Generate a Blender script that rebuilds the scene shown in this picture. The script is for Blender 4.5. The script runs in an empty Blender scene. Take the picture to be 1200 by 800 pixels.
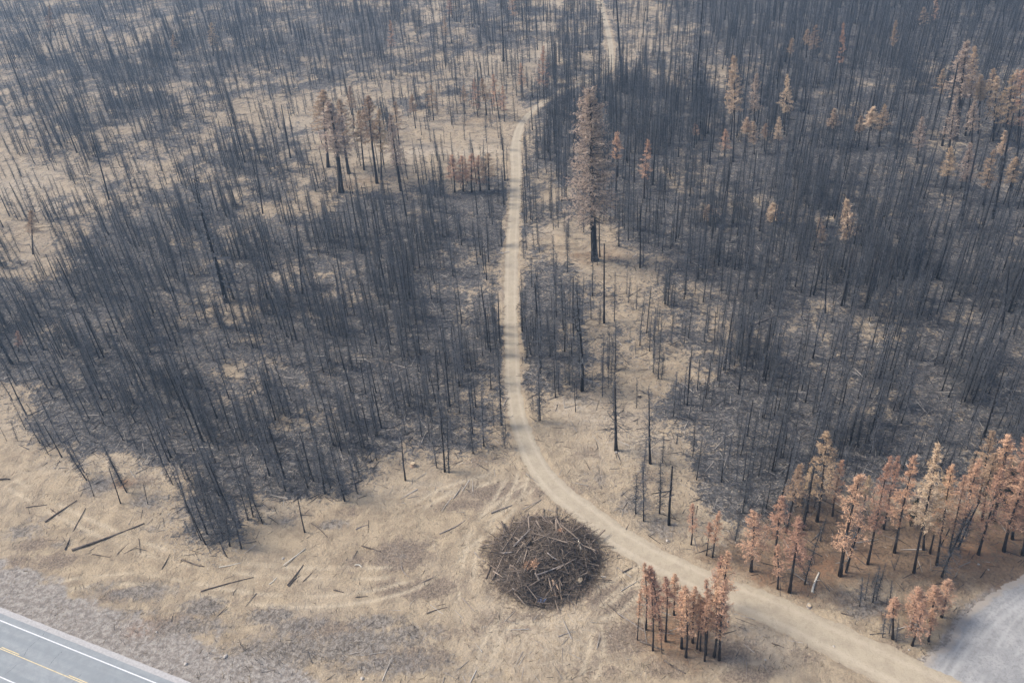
import bpy, math, random
import numpy as np
from mathutils import Vector, Matrix
R = math.radians
S = bpy.context.scene
C = S.collection
rng = np.random.default_rng(7)
random.seed(7)

# ------------------------------------------------------------------ camera
CAM_H, PITCH, ROLL, FPX = 100.0, 36.0, -4.0, 950.0
_p, _r = R(PITCH), R(ROLL)
FW = np.array([0, math.cos(_p), -math.sin(_p)])
_rt = np.array([1., 0, 0]); _up = np.cross(_rt, FW)
RT = _rt * math.cos(_r) + _up * math.sin(_r)
UP = -_rt * math.sin(_r) + _up * math.cos(_r)
cam = bpy.data.cameras.new("camera"); cam.sensor_width = 36.0
cam.lens = 36.0 * FPX / 1200.0; cam.clip_start = 0.5; cam.clip_end = 9000
co = bpy.data.objects.new("camera", cam); C.objects.link(co)
m = Matrix.Identity(4)
for i in range(3):
    m[i][0], m[i][1], m[i][2] = RT[i], UP[i], -FW[i]
m[2][3] = CAM_H
co.matrix_world = m
S.camera = co

# ------------------------------------------------------------------ light and exposure
SUN_EL, SUN_AZ = 48.0, -75.0      # azimuth from +Y, negative = from the left
w = bpy.data.worlds.new("World"); S.world = w; w.use_nodes = True
nt = w.node_tree
bg = nt.nodes["Background"]
sky = nt.nodes.new("ShaderNodeTexSky"); sky.sky_type = 'NISHITA'; sky.sun_disc = False
sky.sun_elevation = R(SUN_EL); sky.sun_rotation = R(SUN_AZ)
sky.dust_density = 9.0; sky.air_density = 1.0; sky.altitude = 1400
nt.links.new(sky.outputs[0], bg.inputs[0]); bg.inputs[1].default_value = 0.085
sl = bpy.data.lights.new("sun", 'SUN'); sl.energy = 1.5; sl.angle = R(18); sl.color = (1.0, 0.93, 0.84)
so = bpy.data.objects.new("sun", sl); C.objects.link(so)
d = Vector((math.sin(R(SUN_AZ)) * math.cos(R(SUN_EL)), math.cos(R(SUN_AZ)) * math.cos(R(SUN_EL)), math.sin(R(SUN_EL))))
so.rotation_euler = d.to_track_quat('Z', 'Y').to_euler()
S.view_settings.view_transform = 'Standard'; S.view_settings.look = 'None'
S.view_settings.exposure = 1.25; S.view_settings.gamma = 1.0
S.render.film_transparent = False
S.cycles.volume_bounces = 0
HAZE_D = 0.00042
S.cycles.max_bounces = 5; S.cycles.diffuse_bounces = 3

# ------------------------------------------------------------------ helpers: ground points, noise
def G(px, py):
    """the ground point seen at this place of the photograph"""
    dv = FW * FPX + RT * (px - 600) + UP * (400 - py)
    t = CAM_H / -dv[2]
    return np.array([dv[0] * t, dv[1] * t])

def P(x, y, z=0.0):
    x = np.asarray(x, float); y = np.asarray(y, float)
    v = np.stack([x, y, np.zeros_like(x) + z - CAM_H], -1)
    zz = np.maximum(v @ FW, 5.0)
    return 600 + FPX * (v @ RT) / zz, 400 - FPX * (v @ UP) / zz

_perm = rng.permutation(4096)
_val = rng.random(4096)
def vnoise(x, y, seed=0):
    xi = np.floor(x).astype(np.int64); yi = np.floor(y).astype(np.int64)
    fx = x - xi; fy = y - yi
    fx = fx * fx * (3 - 2 * fx); fy = fy * fy * (3 - 2 * fy)
    def h(a, b):
        return _val[_perm[(_perm[(a + seed * 131) & 4095] + b) & 4095]]
    return (h(xi, yi) * (1 - fx) + h(xi + 1, yi) * fx) * (1 - fy) + (h(xi, yi + 1) * (1 - fx) + h(xi + 1, yi + 1) * fx) * fy
def fbm(x, y, scale, octv=4, seed=0, gain=0.5):
    a, s, o = 1.0, 0.0, 0.0
    x = x / scale; y = y / scale
    for k in range(octv):
        o = o + a * vnoise(x + 17.3 * k, y - 9.1 * k, seed + k); s += a; a *= gain; x = x * 2.03; y = y * 2.03
    return o / s
def sstep(a, b, v):
    t = np.clip((v - a) / (b - a), 0, 1); return t * t * (3 - 2 * t)

# burnt-stand density by place: how thickly the burnt trees and the ash lie (0 bare soil .. 9 black)
DM = """
4455555555545443787899877
5445456556555553577899877
4555665555533535447777666
4555553334443888777667677
3444543433222788877777665
2343455432225577677776665
2354555357576567665677776
3257777777777127777787886
5378765668875524687888877
8887755788847743757777888
7667876877788743445775788
7787766767748842267777677
2787776777767112766656776
0467777787653112376787776
0022377872001112267876555
0000363200001112145543322
0000250000001111133333322
0000000000000111111222211
0000000000000001111111100
0000000000000000000000000
0000000000000000000000000
"""
DM = np.array([[int(ch) for ch in r] for r in DM.split()], float)
def dmap(x, y):
    px, py = P(x, y)
    gx = np.clip(px / 50.0, 0, 23.999); gy = np.clip(py / 40.0, 0, 19.999)
    i = gx.astype(int); j = gy.astype(int); fx = gx - i; fy = gy - j
    d0 = ((DM[j, i] * (1 - fx) + DM[j, i + 1] * fx) * (1 - fy) + (DM[j + 1, i] * (1 - fx) + DM[j + 1, i + 1] * fx) * fy)
    d0 = d0 + 3 * np.exp(-(((px - 262) / 34) ** 2 + ((py - 615) / 26) ** 2)) 
    pt = (fbm(x, y, 13, 3, 201) - .5) * 6 + (fbm(x, y, 4.5, 2, 211) - .5) * 3.5 + .35
    return np.clip(d0 + pt * sstep(1.5, 4.5, d0), 0, 9)

def spots(x, y, lst):
    o = np.zeros_like(x)
    for (a, b, rx, ry, s) in lst:
        c = G(a, b)
        q = ((x - c[0]) / rx) ** 2 + ((y - c[1]) / ry) ** 2
        o = np.maximum(o, s * np.exp(-q * 1.2))
    return o

LITTER = [(1000, 640, 22, 9, 1), (1100, 640, 20, 10, 1), (1180, 650, 14, 9, 1), (930, 660, 12, 9, .9), (870, 655, 8, 6, .7), (800, 735, 8, 7, .9),
          (1070, 720, 8, 5, .6), (880, 690, 8, 4, .5), (835, 660, 6, 5, .6), (690, 300, 10, 7, .55), (425, 215, 16, 9, .45), (560, 140, 12, 8, .4),
          (960, 610, 10, 7, .8), (1040, 600, 12, 7, .6), (145, 567, 3, 2, .7), (1000, 130, 20, 14, .3)]
ORANGE = [(965, 665, 3.5, 2.5, 1), (1140, 650, 6, 3, 1), (1160, 645, 5, 3, .8), (895, 680, 3, 2.5, .7), (790, 740, 4, 3, .8), (935, 690, 3, 2, .7),
          (148, 568, 1.6, 1.2, .9), (1010, 655, 4, 2.5, .5), (720, 300, 4, 2.5, .4), (165, 738, 3, 1.5, .5), (1180, 632, 5, 3, .6)]
GREY = [(330, 765, 13, 3.5, .85), (210, 738, 11, 2.5, .8), (460, 778, 11, 3, .75), (260, 785, 9, 3, .7), (150, 720, 8, 2, .6), (170, 695, 8, 2.5, .8), (120, 690, 5, 2, .6), (240, 712, 5, 2.5, .9), (320, 722, 5, 2, 1), (300, 760, 5, 3, .7), (350, 735, 7, 2.5, .8),
        (420, 755, 8, 3, 1), (440, 730, 6, 2, .8), (395, 765, 8, 3, .7), (30, 625, 5, 2.5, .7), (45, 610, 4, 1.5, .5), (480, 640, 8, 3, .35), (465, 655, 5, 3, .4),
        (115, 570, 4, 3, .9), (170, 590, 4, 3, .7), (210, 605, 4, 3, .6), (390, 615, 4, 1.5, .8), (335, 610, 3, 1.5, .6), (180, 620, 4, 2, .5),
        (475, 745, 8, 3, .7), (560, 760, 5, 3, .3), (870, 735, 4, 3, .5), (890, 745, 5, 2, .5), (980, 690, 5, 2, .4), (1000, 700, 4, 3, .6),
        (1110, 665, 5, 1.5, .6), (1130, 715, 4, 2, .6), (1015, 710, 5, 3, .9), (1045, 750, 4, 3, .7), (990, 660, 4, 4, .7), (700, 560, 5, 4, .5), (740, 590, 5, 5, .6), (770, 620, 5, 4, .7),
        (960, 700, 5, 2, .3), (690, 470, 6, 4, .5), (560, 560, 5, 2, .3), (520, 575, 4, 2, .4), (700, 620, 3, 2, .3), (545, 790, 7, 2, .5), (430, 690, 2, 2, .4),
        (95, 625, 3, 2, .4), (75, 640, 3, 1.5, .6), (60, 520, 3, 2, .7), (25, 520, 3, 2, .4), (200, 540, 5, 3, .5)]
SCRAPE = [(470, 650, 6, 4, 1), (500, 690, 7, 3, .8), (460, 690, 4, 3, .7), (580, 575, 9, 3, .9), (540, 590, 8, 2.5, .7), (640, 578, 3, 2, .7), (720, 700, 6, 4, .8), (735, 745, 7, 4, .8), (850, 760, 7, 3, .8),
          (680, 570, 6, 3, .5), (690, 530, 5, 3, .5), (760, 560, 5, 4, .6), (600, 735, 7, 3, .5), (540, 740, 5, 2, .6), (480, 770, 9, 3, .7), (380, 740, 9, 3, .7), (200, 730, 7, 2, .8), (130, 700, 6, 2, .7),
          (60, 660, 7, 3, .7), (40, 640, 5, 2, .8), (20, 660, 4, 2, .7), (170, 565, 5, 3, .6), (300, 700, 6, 2, .4), (420, 660, 4, 3, .6), (410, 600, 4, 2, .6), (350, 605, 4, 2, .5), (560, 540, 6, 2, .6), (880, 790, 6, 2, .8),
          (940, 770, 5, 2, .5), (985, 700, 4, 2, .6), (1120, 690, 6, 2, .7), (1040, 760, 4, 2, .6), (780, 780, 7, 3, .6), (90, 590, 6, 3, .4), (130, 545, 5, 2, .4), (590, 725, 8, 3, .5), (700, 780, 8, 3, .5), (640, 775, 8, 3, .3)]
MARKS = [[(0, 560), (90, 610), (190, 650), (300, 668), (400, 672), (470, 668), (540, 640), (590, 600), (612, 560), (612, 520)],
         [(60, 690), (160, 680), (280, 700), (380, 705), (470, 690), (530, 655), (575, 600), (600, 560)],
         [(560, 790), (580, 745), (600, 725), (650, 722), (710, 715), (745, 690), (790, 680)], [(690, 790), (700, 750), (690, 720), (712, 690), (760, 665)],
         [(480, 600), (520, 575), (570, 560), (605, 545)], [(545, 720), (548, 670), (560, 620), (595, 585), (620, 570)]]
PALE = [(648, -12, 4, 14, 1), (636, 68, 8, 8, .9), (648, 5, 4, 10, 1), (643, 30, 4, 10, .9), (640, 55, 5, 8, .8), (512, 5, 4, 12, .9), (507, 22, 5, 8, .8), (760, 60, 10, 10, .5), (670, 475, 5, 3, 1), (700, 490, 7, 3, .6), (740, 520, 9, 5, .6), (480, 180, 18, 6, .8), (560, 178, 12, 4, 1), (590, 70, 18, 9, .7), (775, 72, 14, 6, .7), (20, 215, 16, 14, .7),
        (345, 155, 7, 18, .6), (540, 350, 2.5, 12, .7), (640, 270, 6, 4, .6), (1125, 290, 6, 8, .7), (945, 255, 8, 3, .8), (20, 500, 14, 5, .4), (100, 545, 12, 3, .5),
        (510, 570, 16, 3, .4), (660, 740, 18, 9, .5), (900, 750, 12, 4, .4), (300, 600, 8, 2, .6), (160, 560, 8, 3, .4), (600, 760, 12, 8, .4), (720, 520, 9, 9, .4), (960, 480, 12, 6, .3), (840, 510, 9, 4, .5),
        (120, 215, 14, 10, .3), (60, 240, 14, 8, .5), (1000, 575, 4, 3, .2)]

# dirt track: photograph points turned into ground points, with the track's width in metres
TRACK = [(1160, 842, 8.5), (1115, 818, 8), (1065, 793, 7.2), (1015, 768, 6.8), (960, 741, 6.2), (900, 713, 6), (845, 691, 5.4), (790, 666, 5.2), (737, 638, 5.2), (697, 609, 5),
         (664, 584, 4.6), (640, 560, 4.4), (625, 537, 4.2), (613, 508, 4.2), (605, 480, 4.0), (601, 448, 3.8), (600, 410, 3.7), (599, 370, 3.7), (599, 330, 3.9), (600, 290, 3.9),
         (602, 255, 3.8), (604, 225, 3.9), (605, 200, 4.1), (604, 178, 4.3), (606, 160, 3.6), (611, 146, 3.0), (621, 133, 2.6), (640, 118, 2.2), (668, 103, 1.9), (695, 93, 1.9),
         (713, 82, 2.2), (716, 62, 2.7), (713, 40, 2.7), (707, 17, 2.5), (700, -8, 2.5), (694, -25, 2.5)]
def smooth_line(pts, n):
    p = np.array([[*G(a, b), c] for a, b, c in pts])
    out = []
    for i in range(len(p) - 1):
        p0 = p[max(i - 1, 0)]; p1 = p[i]; p2 = p[i + 1]; p3 = p[min(i + 2, len(p) - 1)]
        k = max(2, int(np.linalg.norm(p2[:2] - p1[:2]) / n))
        for t in np.arange(k) / k:
            out.append(.5 * ((2 * p1) + (-p0 + p2) * t + (2 * p0 - 5 * p1 + 4 * p2 - p3) * t * t + (-p0 + 3 * p1 - 3 * p2 + p3) * t ** 3))
    out.append(p[-1])
    return np.array(out)
TR = smooth_line(TRACK, 0.8)
TR[:, 2] *= np.where(TR[:, 1] > 105, .86, .95)
def line_dist(x, y, line, step=1):
    """distance to a line minus its half width"""
    x = np.asarray(x, float); y = np.asarray(y, float)
    out = np.full(x.shape, 1e9)
    L = line[::step]
    for i in range(len(L)):
        np.minimum(out, np.hypot(x - L[i, 0], y - L[i, 1]) - L[i, 2] / 2, out=out)
    return out

# highway frame: along / across
HA = G(0, 726.5); HB = G(184, 800.5)
HU = (HB - HA) / np.linalg.norm(HB - HA)
HN = np.array([-HU[1], HU[0]])
if HN[1] < 0: HN = -HN                        # HN points to the forest
def hw(u, v):
    p = HA + HU * u + HN * v
    return p[0], p[1]
def hw_across(x, y): return (x - HA[0]) * HN[0] + (y - HA[1]) * HN[1]
HW_W = abs(hw_across(*G(8, 796)))             # white line to white line

# gravel pull-out outline
PULL = [(1330, 590), (1260, 630), (1215, 664), (1190, 677), (1160, 694), (1140, 712), (1124, 728), (1116, 742), (1107, 755), (1094, 766), (1082, 777), (1074, 790), (1068, 806), (1060, 850), (1050, 930), (1400, 930), (1500, 700)]
def dense_poly(pts, n):
    q = [G(a, b) for a, b in pts]; out = []
    for i in range(len(q)):
        a, b = q[i], q[(i + 1) % len(q)]
        k = max(1, int(np.linalg.norm(b - a) / n))
        for t in range(k): out.append(a + (b - a) * t / k)
    return np.array(out)
PU = dense_poly(PULL, 0.5)
def in_poly(x, y, poly):
    ins = np.zeros(np.shape(x), bool); j = len(poly) - 1
    for i in range(len(poly)):
        xi, yi = poly[i]; xj, yj = poly[j]
        c = ((yi > y) != (yj > y)) & (x < (xj - xi) * (y - yi) / (yj - yi + 1e-12) + xi)
        ins ^= c; j = i
    return ins
PUL = np.c_[PU, np.zeros(len(PU))]

PILE_C = G(638, 655); PILE_R = 8.2; PILE_H = 3.9

TRc = TR[::3]
def relief(x, y):
    """ground height"""
    x = np.asarray(x, float); y = np.asarray(y, float)
    z = (fbm(x, y, 60, 3, 3) - .5) * 2.2 + (fbm(x, y, 9, 4, 11) - .5) * .55 + (fbm(x, y, 1.8, 4, 21) - .5) * .34
    m = sstep(0.5, 6.0, line_dist(x, y, TRc))
    ha = hw_across(x, y)
    m = m * sstep(2.0, 9.0, ha)
    near = (x > 10) & (y < 160)
    dp = np.full(x.shape, 99.0)
    if near.any():
        dd = line_dist(x[near], y[near], PUL, 2); dd[in_poly(x[near], y[near], PU)] = 0
        dp[near] = dd
    m = m * sstep(0.3, 5.0, dp)
    # low windrow berms beside the track
    td = line_dist(x, y, TRc)
    z = z * m + .16 * np.exp(-((td - .7) / .5) ** 2) * (dp > 3)
    return z

# ------------------------------------------------------------------ helpers: meshes
def new_mesh(name, V, F, mats=(), mat_idx=None, smooth=False, attrs=None):
    V = np.asarray(V, np.float32)
    me = bpy.data.meshes.new(name)
    if isinstance(F, np.ndarray):
        n, k = F.shape
        me.vertices.add(len(V)); me.vertices.foreach_set('co', V.ravel())
        me.loops.add(n * k); me.loops.foreach_set('vertex_index', F.astype(np.int32).ravel())
        me.polygons.add(n); me.polygons.foreach_set('loop_start', np.arange(0, n * k, k, dtype=np.int32))
        me.update(calc_edges=True)
    else:
        me.from_pydata(V.tolist(), [], F)
    for mm in mats: me.materials.append(mm)
    if mat_idx is not None: me.polygons.foreach_set('material_index', np.asarray(mat_idx, np.int32))
    if smooth: me.polygons.foreach_set('use_smooth', np.ones(len(me.polygons), bool))
    for k_, v_ in (attrs or {}).items():
        v_ = np.asarray(v_, np.float32)
        if v_.ndim == 1:
            a = me.attributes.new(k_, 'FLOAT', 'POINT'); a.data.foreach_set('value', v_)
        else:
            a = me.attributes.new(k_, 'FLOAT_COLOR', 'POINT'); a.data.foreach_set('color', np.c_[v_, np.ones(len(v_))].astype(np.float32).ravel())
    me.validate()
    return me
def link(name, data, parent=None, **kw):
    o = bpy.data.objects.new(name, data); C.objects.link(o)
    if parent: o.parent = parent
    for k, v in kw.items(): o[k] = v
    return o

class MB:
    """collects vertices and triangles"""
    def __init__(s): s.v = []; s.f = []; s.n = 0; s.a = []
    def add(s, V, F, a=0.5):
        V = np.asarray(V, float); F = np.asarray(F, int)
        s.v.append(V); s.f.append(F + s.n); s.n += len(V); s.a.append(np.full(len(V), a) if np.isscalar(a) else a)
    def mesh(s, name, mats, smooth=False):
        return new_mesh(name, np.concatenate(s.v), np.concatenate(s.f), mats, smooth=smooth, attrs={'tint': np.concatenate(s.a)})
def tube(mb, pts, rad, sides=5, a=0.5, cap=True):
    pts = np.asarray(pts, float); n = len(pts)
    rad = np.broadcast_to(rad, (n,))
    t = np.gradient(pts, axis=0) if n > 2 else np.repeat((pts[1] - pts[0])[None], 2, 0)
    t /= np.linalg.norm(t, axis=1)[:, None] + 1e-9
    ref = np.array([0, 0, 1.]) if abs(t[0][2]) < .8 else np.array([1., 0, 0])
    u = np.cross(t, ref); u /= np.linalg.norm(u, axis=1)[:, None] + 1e-9
    v = np.cross(t, u)
    ang = np.arange(sides) / sides * 2 * np.pi
    V = (pts[:, None] + rad[:, None, None] * (np.cos(ang)[None, :, None] * u[:, None] + np.sin(ang)[None, :, None] * v[:, None])).reshape(-1, 3)
    F = []
    for i in range(n - 1):
        for j in range(sides):
            a0 = i * sides + j; a1 = i * sides + (j + 1) % sides
            F += [(a0, a1, a1 + sides), (a0, a1 + sides, a0 + sides)]
    if cap:
        for j in range(1, sides - 1):
            F.append((0, j + 1, j)); b = (n - 1) * sides; F.append((b, b + j, b + j + 1))
    mb.add(V, F, a)

# ------------------------------------------------------------------ materials
def mat(name):
    m = bpy.data.materials.new(name); m.use_nodes = True
    n = m.node_tree; b = n.nodes['Principled BSDF']; b.inputs['Roughness'].default_value = .95
    b.inputs['Specular IOR Level'].default_value = .15
    return m, n, b
class N:
    """small node-building helper"""
    def __init__(s, tree): s.t = tree
    def node(s, typ, **kw):
        n = s.t.nodes.new(typ)
        for k, v in kw.items(): setattr(n, k, v)
        return n
    def l(s, a, b): s.t.links.new(a, b)
    def noise(s, scale, detail=4, rough=.55, vec=None, dist=0.0):
        n = s.node('ShaderNodeTexNoise'); n.inputs['Scale'].default_value = scale; n.inputs['Detail'].default_value = detail
        n.inputs['Roughness'].default_value = rough; n.inputs['Distortion'].default_value = dist
        if vec is not None: s.l(vec, n.inputs['Vector'])
        return n.outputs[0]
    def val(s, v, sock):
        if isinstance(v, (int, float)): sock.default_value = v
        elif isinstance(v, tuple): sock.default_value = (*v, 1) if len(v) == 3 else v
        else: s.l(v, sock)
    def math(s, op, a, b=0.0, clamp=False):
        n = s.node('ShaderNodeMath', operation=op); n.use_clamp = clamp
        s.val(a, n.inputs[0]); s.val(b, n.inputs[1]); return n.outputs[0]
    def step(s, a, b, v):
        n = s.node('ShaderNodeMapRange'); n.interpolation_type = 'SMOOTHSTEP'
        s.val(v, n.inputs[0]); n.inputs[1].default_value = a; n.inputs[2].default_value = b
        return n.outputs[0]
    def mix(s, f, a, b):
        n = s.node('ShaderNodeMix', data_type='RGBA')
        s.val(f, n.inputs[0]); s.val(a, n.inputs[6]); s.val(b, n.inputs[7]); return n.outputs[2]
    def attr(s, name, out='Fac'):
        n = s.node('ShaderNodeAttribute'); n.attribute_name = name; return n.outputs[out]
    def pos(s): return s.node('ShaderNodeNewGeometry').outputs['Position']
    def mapping(s, vec, scale=(1, 1, 1), rot=(0, 0, 0)):
        n = s.node('ShaderNodeMapping'); s.l(vec, n.inputs[0]); n.inputs['Scale'].default_value = scale; n.inputs['Rotation'].default_value = rot
        return n.outputs[0]
    def bump(s, h, strength, dist, bsdf):
        n = s.node('ShaderNodeBump'); n.inputs['Strength'].default_value = strength; n.inputs['Distance'].default_value = dist
        s.l(h, n.inputs['Height']); s.l(n.outputs[0], bsdf.inputs['Normal'])

SOIL_A, SOIL_B, SOIL_C = (.50, .395, .265), (.345, .27, .185), (.61, .50, .355)

def m_ground():
    m, t, b = mat('burnt_ground'); k = N(t); p = k.pos()
    p = k.mapping(p, (1, 1, 0))
    n_big = k.noise(.05, 4, .6, p); n_mid = k.noise(.35, 6, .62, p, .4); n_fine = k.noise(2.2, 5, .65, p); n_grit = k.noise(9, 3, .6, p)
    soil = k.mix(k.step(.38, .66, n_mid), SOIL_A, SOIL_B)
    soil = k.mix(k.math('MULTIPLY', k.step(.45, .75, n_big), .5), soil, (.42, .35, .27))
    soil = k.mix(k.math('MULTIPLY', k.step(.56, .72, n_fine), .55), soil, SOIL_C)
    soil = k.mix(k.math('MULTIPLY', k.step(.57, .66, n_grit), .42), soil, (.20, .155, .115))
    rg = k.math('ADD', k.math('MULTIPLY', k.step(.47, .60, k.noise(.11, 4, .6, p, .4)), .8), .2)
    soil = k.mix(k.math('MULTIPLY', k.math('MULTIPLY', k.step(.56, .64, k.noise(1.1, 7, .80, p, 1.2)), .8), rg), soil, (.20, .16, .125))
    soil = k.mix(k.math('MULTIPLY', k.math('MULTIPLY', k.step(.60, .66, k.noise(1.7, 6, .75, k.mapping(p, (1, 1, 1), (0, 0, 1)), 1.5)), .65), rg), soil, (.72, .63, .49))
    pale = k.math('MULTIPLY', k.attr('pale'), k.step(.35, .6, k.noise(.9, 5, .65, p)))
    soil = k.mix(k.math('MULTIPLY', pale, .75), soil, (.62, .53, .41))
    sc = k.math('MULTIPLY', k.step(.40, .54, k.math('ADD', k.math('MULTIPLY', k.noise(.6, 7, .75, p, 1.0), .6), k.math('MULTIPLY', k.attr('scrape'), .35))), k.step(.02, .4, k.attr('scrape')))
    soil = k.mix(k.math('MULTIPLY', sc, .9), soil, k.mix(k.step(.4, .62, k.noise(3, 5, .75, p, .6)), (.17, .13, .10), (.36, .285, .21)))
    soil = k.mix(k.math('MULTIPLY', k.attr('marks'), .75), soil, (.66, .55, .39))
    # grey dusted earth
    g = k.step(.42, .62, k.math('ADD', k.math('MULTIPLY', k.noise(.8, 6, .7, p, .5), .62), k.math('MULTIPLY', k.attr('grey'), .42)))
    g = k.math('MULTIPLY', g, k.step(.02, .3, k.attr('grey')))
    gcol = k.mix(k.step(.42, .58, k.noise(1.6, 7, .8, p, .8)), (.34, .305, .265), (.125, .108, .092))
    soil = k.mix(k.math('MULTIPLY', g, .85), soil, gcol)
    # roadside gravel
    gr = k.step(.4, .62, k.math('ADD', k.math('MULTIPLY', k.noise(.6, 6, .7, p), .5), k.math('MULTIPLY', k.attr('gravel'), .5)))
    gr = k.math('MULTIPLY', gr, k.step(.02, .35, k.attr('gravel')))
    grc = k.mix(k.step(.4, .62, k.noise(1.1, 7, .75, k.mapping(p, (1, 1.3, 1), (0, 0, -math.atan2(HU[1], HU[0]))))), (.26, .225, .19), (.46, .415, .36))
    grc = k.mix(k.math('MULTIPLY', k.step(.55, .68, n_grit), .5), grc, (.19, .17, .155))
    soil = k.mix(gr, soil, grc)
    # ash and char: coarse patches broken into fine mottling, more of it where the stand burnt hardest
    nm = k.math('ADD', k.math('MULTIPLY', k.noise(.16, 5, .6, p, .6), .40), k.math('MULTIPLY', k.noise(.85, 6, .78, k.mapping(p, (1, 1.1, 1)), .8), .60))
    am = k.math('ADD', k.math('MULTIPLY', nm, 1.1), k.math('MULTIPLY', k.math('POWER', k.attr('ash'), .75), .435))
    a1 = k.step(.765, .855, am)
    acol = k.mix(k.step(.35, .68, k.noise(1.3, 5, .7, p, .6)), (.026, .029, .036), (.135, .137, .142))
    acol = k.mix(k.math('MULTIPLY', k.step(.56, .64, k.noise(2.2, 5, .75, p, .5)), .75), acol, (.44, .38, .31))
    soil = k.mix(k.math('MULTIPLY', a1, .93), soil, acol)
    fl = k.step(.05, .30, k.attr('ash'))
    sp1 = k.math('MULTIPLY', k.step(.545, .60, k.noise(1.5, 6, .78, p, .8)), fl)
    soil = k.mix(k.math('MULTIPLY', sp1, .8), soil, (.085, .088, .095))
    sp2 = k.math('MULTIPLY', k.step(.55, .60, k.noise(1.15, 7, .8, k.mapping(p, (1, 1.4, 1), (0, 0, .7)), 1.2)), fl)
    soil = k.mix(k.math('MULTIPLY', sp2, .85), soil, (.42, .37, .30))
    # needle litter
    lm = k.math('MULTIPLY', k.step(.36, .62, k.math('ADD', k.math('MULTIPLY', k.noise(.5, 5, .6, p), .5), k.math('MULTIPLY', k.attr('litter'), .5))), k.step(0, .3, k.attr('litter')))
    lcol = k.mix(k.step(.4, .65, n_fine), (.27, .18, .11), (.17, .115, .075))
    soil = k.mix(k.math('MULTIPLY', lm, .85), soil, lcol)
    om = k.math('MULTIPLY', k.attr('orange'), k.step(.35, .6, k.noise(1.2, 5, .65, p)))
    soil = k.mix(k.math('MULTIPLY', om, .75), soil, (.40, .22, .12))
    k.l(soil, b.inputs['Base Color'])
    hgt = k.math('ADD', k.math('MULTIPLY', n_fine, .6), k.math('MULTIPLY', n_mid, 1.0))
    hgt = k.math('ADD', hgt, k.math('MULTIPLY', n_grit, .25))
    k.bump(hgt, 1.0, .55, b)
    return m

def m_track():
    m, t, b = mat('compacted_dirt'); k = N(t); p = k.mapping(k.pos(), (1, 1, 0))
    n1 = k.noise(.5, 5, .6, p); n2 = k.noise(4, 4, .6, p)
    # wheel ruts follow the track (the attribute runs across it)
    ac = k.attr('across')
    rut = k.math('MULTIPLY', k.step(.28, .5, ac), k.math('SUBTRACT', 1.0, k.step(.5, .78, ac)))
    col = k.mix(k.step(.35, .68, n1), (.47, .40, .29), (.40, .335, .245))
    col = k.mix(k.math('MULTIPLY', rut, .4), col, (.57, .49, .37))
    col = k.mix(k.math('MULTIPLY', k.step(.52, .64, k.noise(1.3, 7, .78, p, .8)), .45), col, (.33, .27, .20))
    col = k.mix(k.math('MULTIPLY', k.step(.55, .7, n2), .35), col, (.30, .25, .185))
    edge = k.math('MULTIPLY', k.step(.78, 1.0, k.math('ADD', ac, k.math('MULTIPLY', k.math('SUBTRACT', k.noise(1.5, 4, .7, p), .5), .5))), .6)
    col = k.mix(edge, col, (.34, .275, .20))
    k.l(col, b.inputs['Base Color']); k.bump(k.math('ADD', n2, k.math('MULTIPLY', n1, 2)), .5, .1, b)
    return m

def m_gravel():
    m, t, b = mat('loose_gravel'); k = N(t); p = k.mapping(k.pos(), (1, 1, 0))
    ang = math.atan2(*(G(1180, 700) - G(1120, 790))[::-1])
    q = k.mapping(p, (1, 1, 1), (0, 0, -ang)); q = k.mapping(q, (.05, 1.8, 1))
    st = k.noise(1.0, 5, .62, q, 1.2)
    n1 = k.noise(.35, 5, .6, p); n2 = k.noise(7, 4, .65, p)
    col = k.mix(k.step(.38, .64, n1), (.29, .288, .28), (.38, .374, .36))
    col = k.mix(k.math('MULTIPLY', k.step(.50, .68, st), .2), col, (.50, .49, .465))
    col = k.mix(k.math('MULTIPLY', k.step(.49, .58, k.noise(2.2, 7, .82, p)), .6), col, (.22, .21, .20))
    col = k.mix(k.math('MULTIPLY', k.attr('ruts'), .6), col, (.52, .51, .48))
    ed = k.attr('edge')
    col = k.mix(k.math('MULTIPLY', k.step(.35, .75, k.math('ADD', k.math('MULTIPLY', ed, .6), k.math('MULTIPLY', k.noise(.9, 5, .7, p), .45))), .8), col, (.40, .345, .28))
    k.l(col, b.inputs['Base Color']); k.bump(n2, .5, .06, b)
    return m

def m_asphalt():
    m, t, b = mat('weathered_asphalt'); k = N(t); p = k.mapping(k.pos(), (1, 1, 0))
    q = k.mapping(k.mapping(p, (1, 1, 1), (0, 0, -math.atan2(HU[1], HU[0]))), (.03, .9, 1))
    st = k.noise(1, 2, .5, q, .4); n2 = k.noise(14, 3, .6, p); n1 = k.noise(.4, 4, .6, p)
    col = k.mix(k.step(.35, .65, st), (.30, .325, .33), (.365, .385, .385))
    col = k.mix(k.math('MULTIPLY', k.step(.35, .65, k.noise(.8, 6, .7, p, .5)), .55), col, (.25, .265, .27))
    col = k.mix(k.math('MULTIPLY', n2, .25), col, (.16, .17, .18))
    k.l(col, b.inputs['Base Color']); b.inputs['Roughness'].default_value = .8; k.bump(n2, .3, .02, b)
    return m

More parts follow.
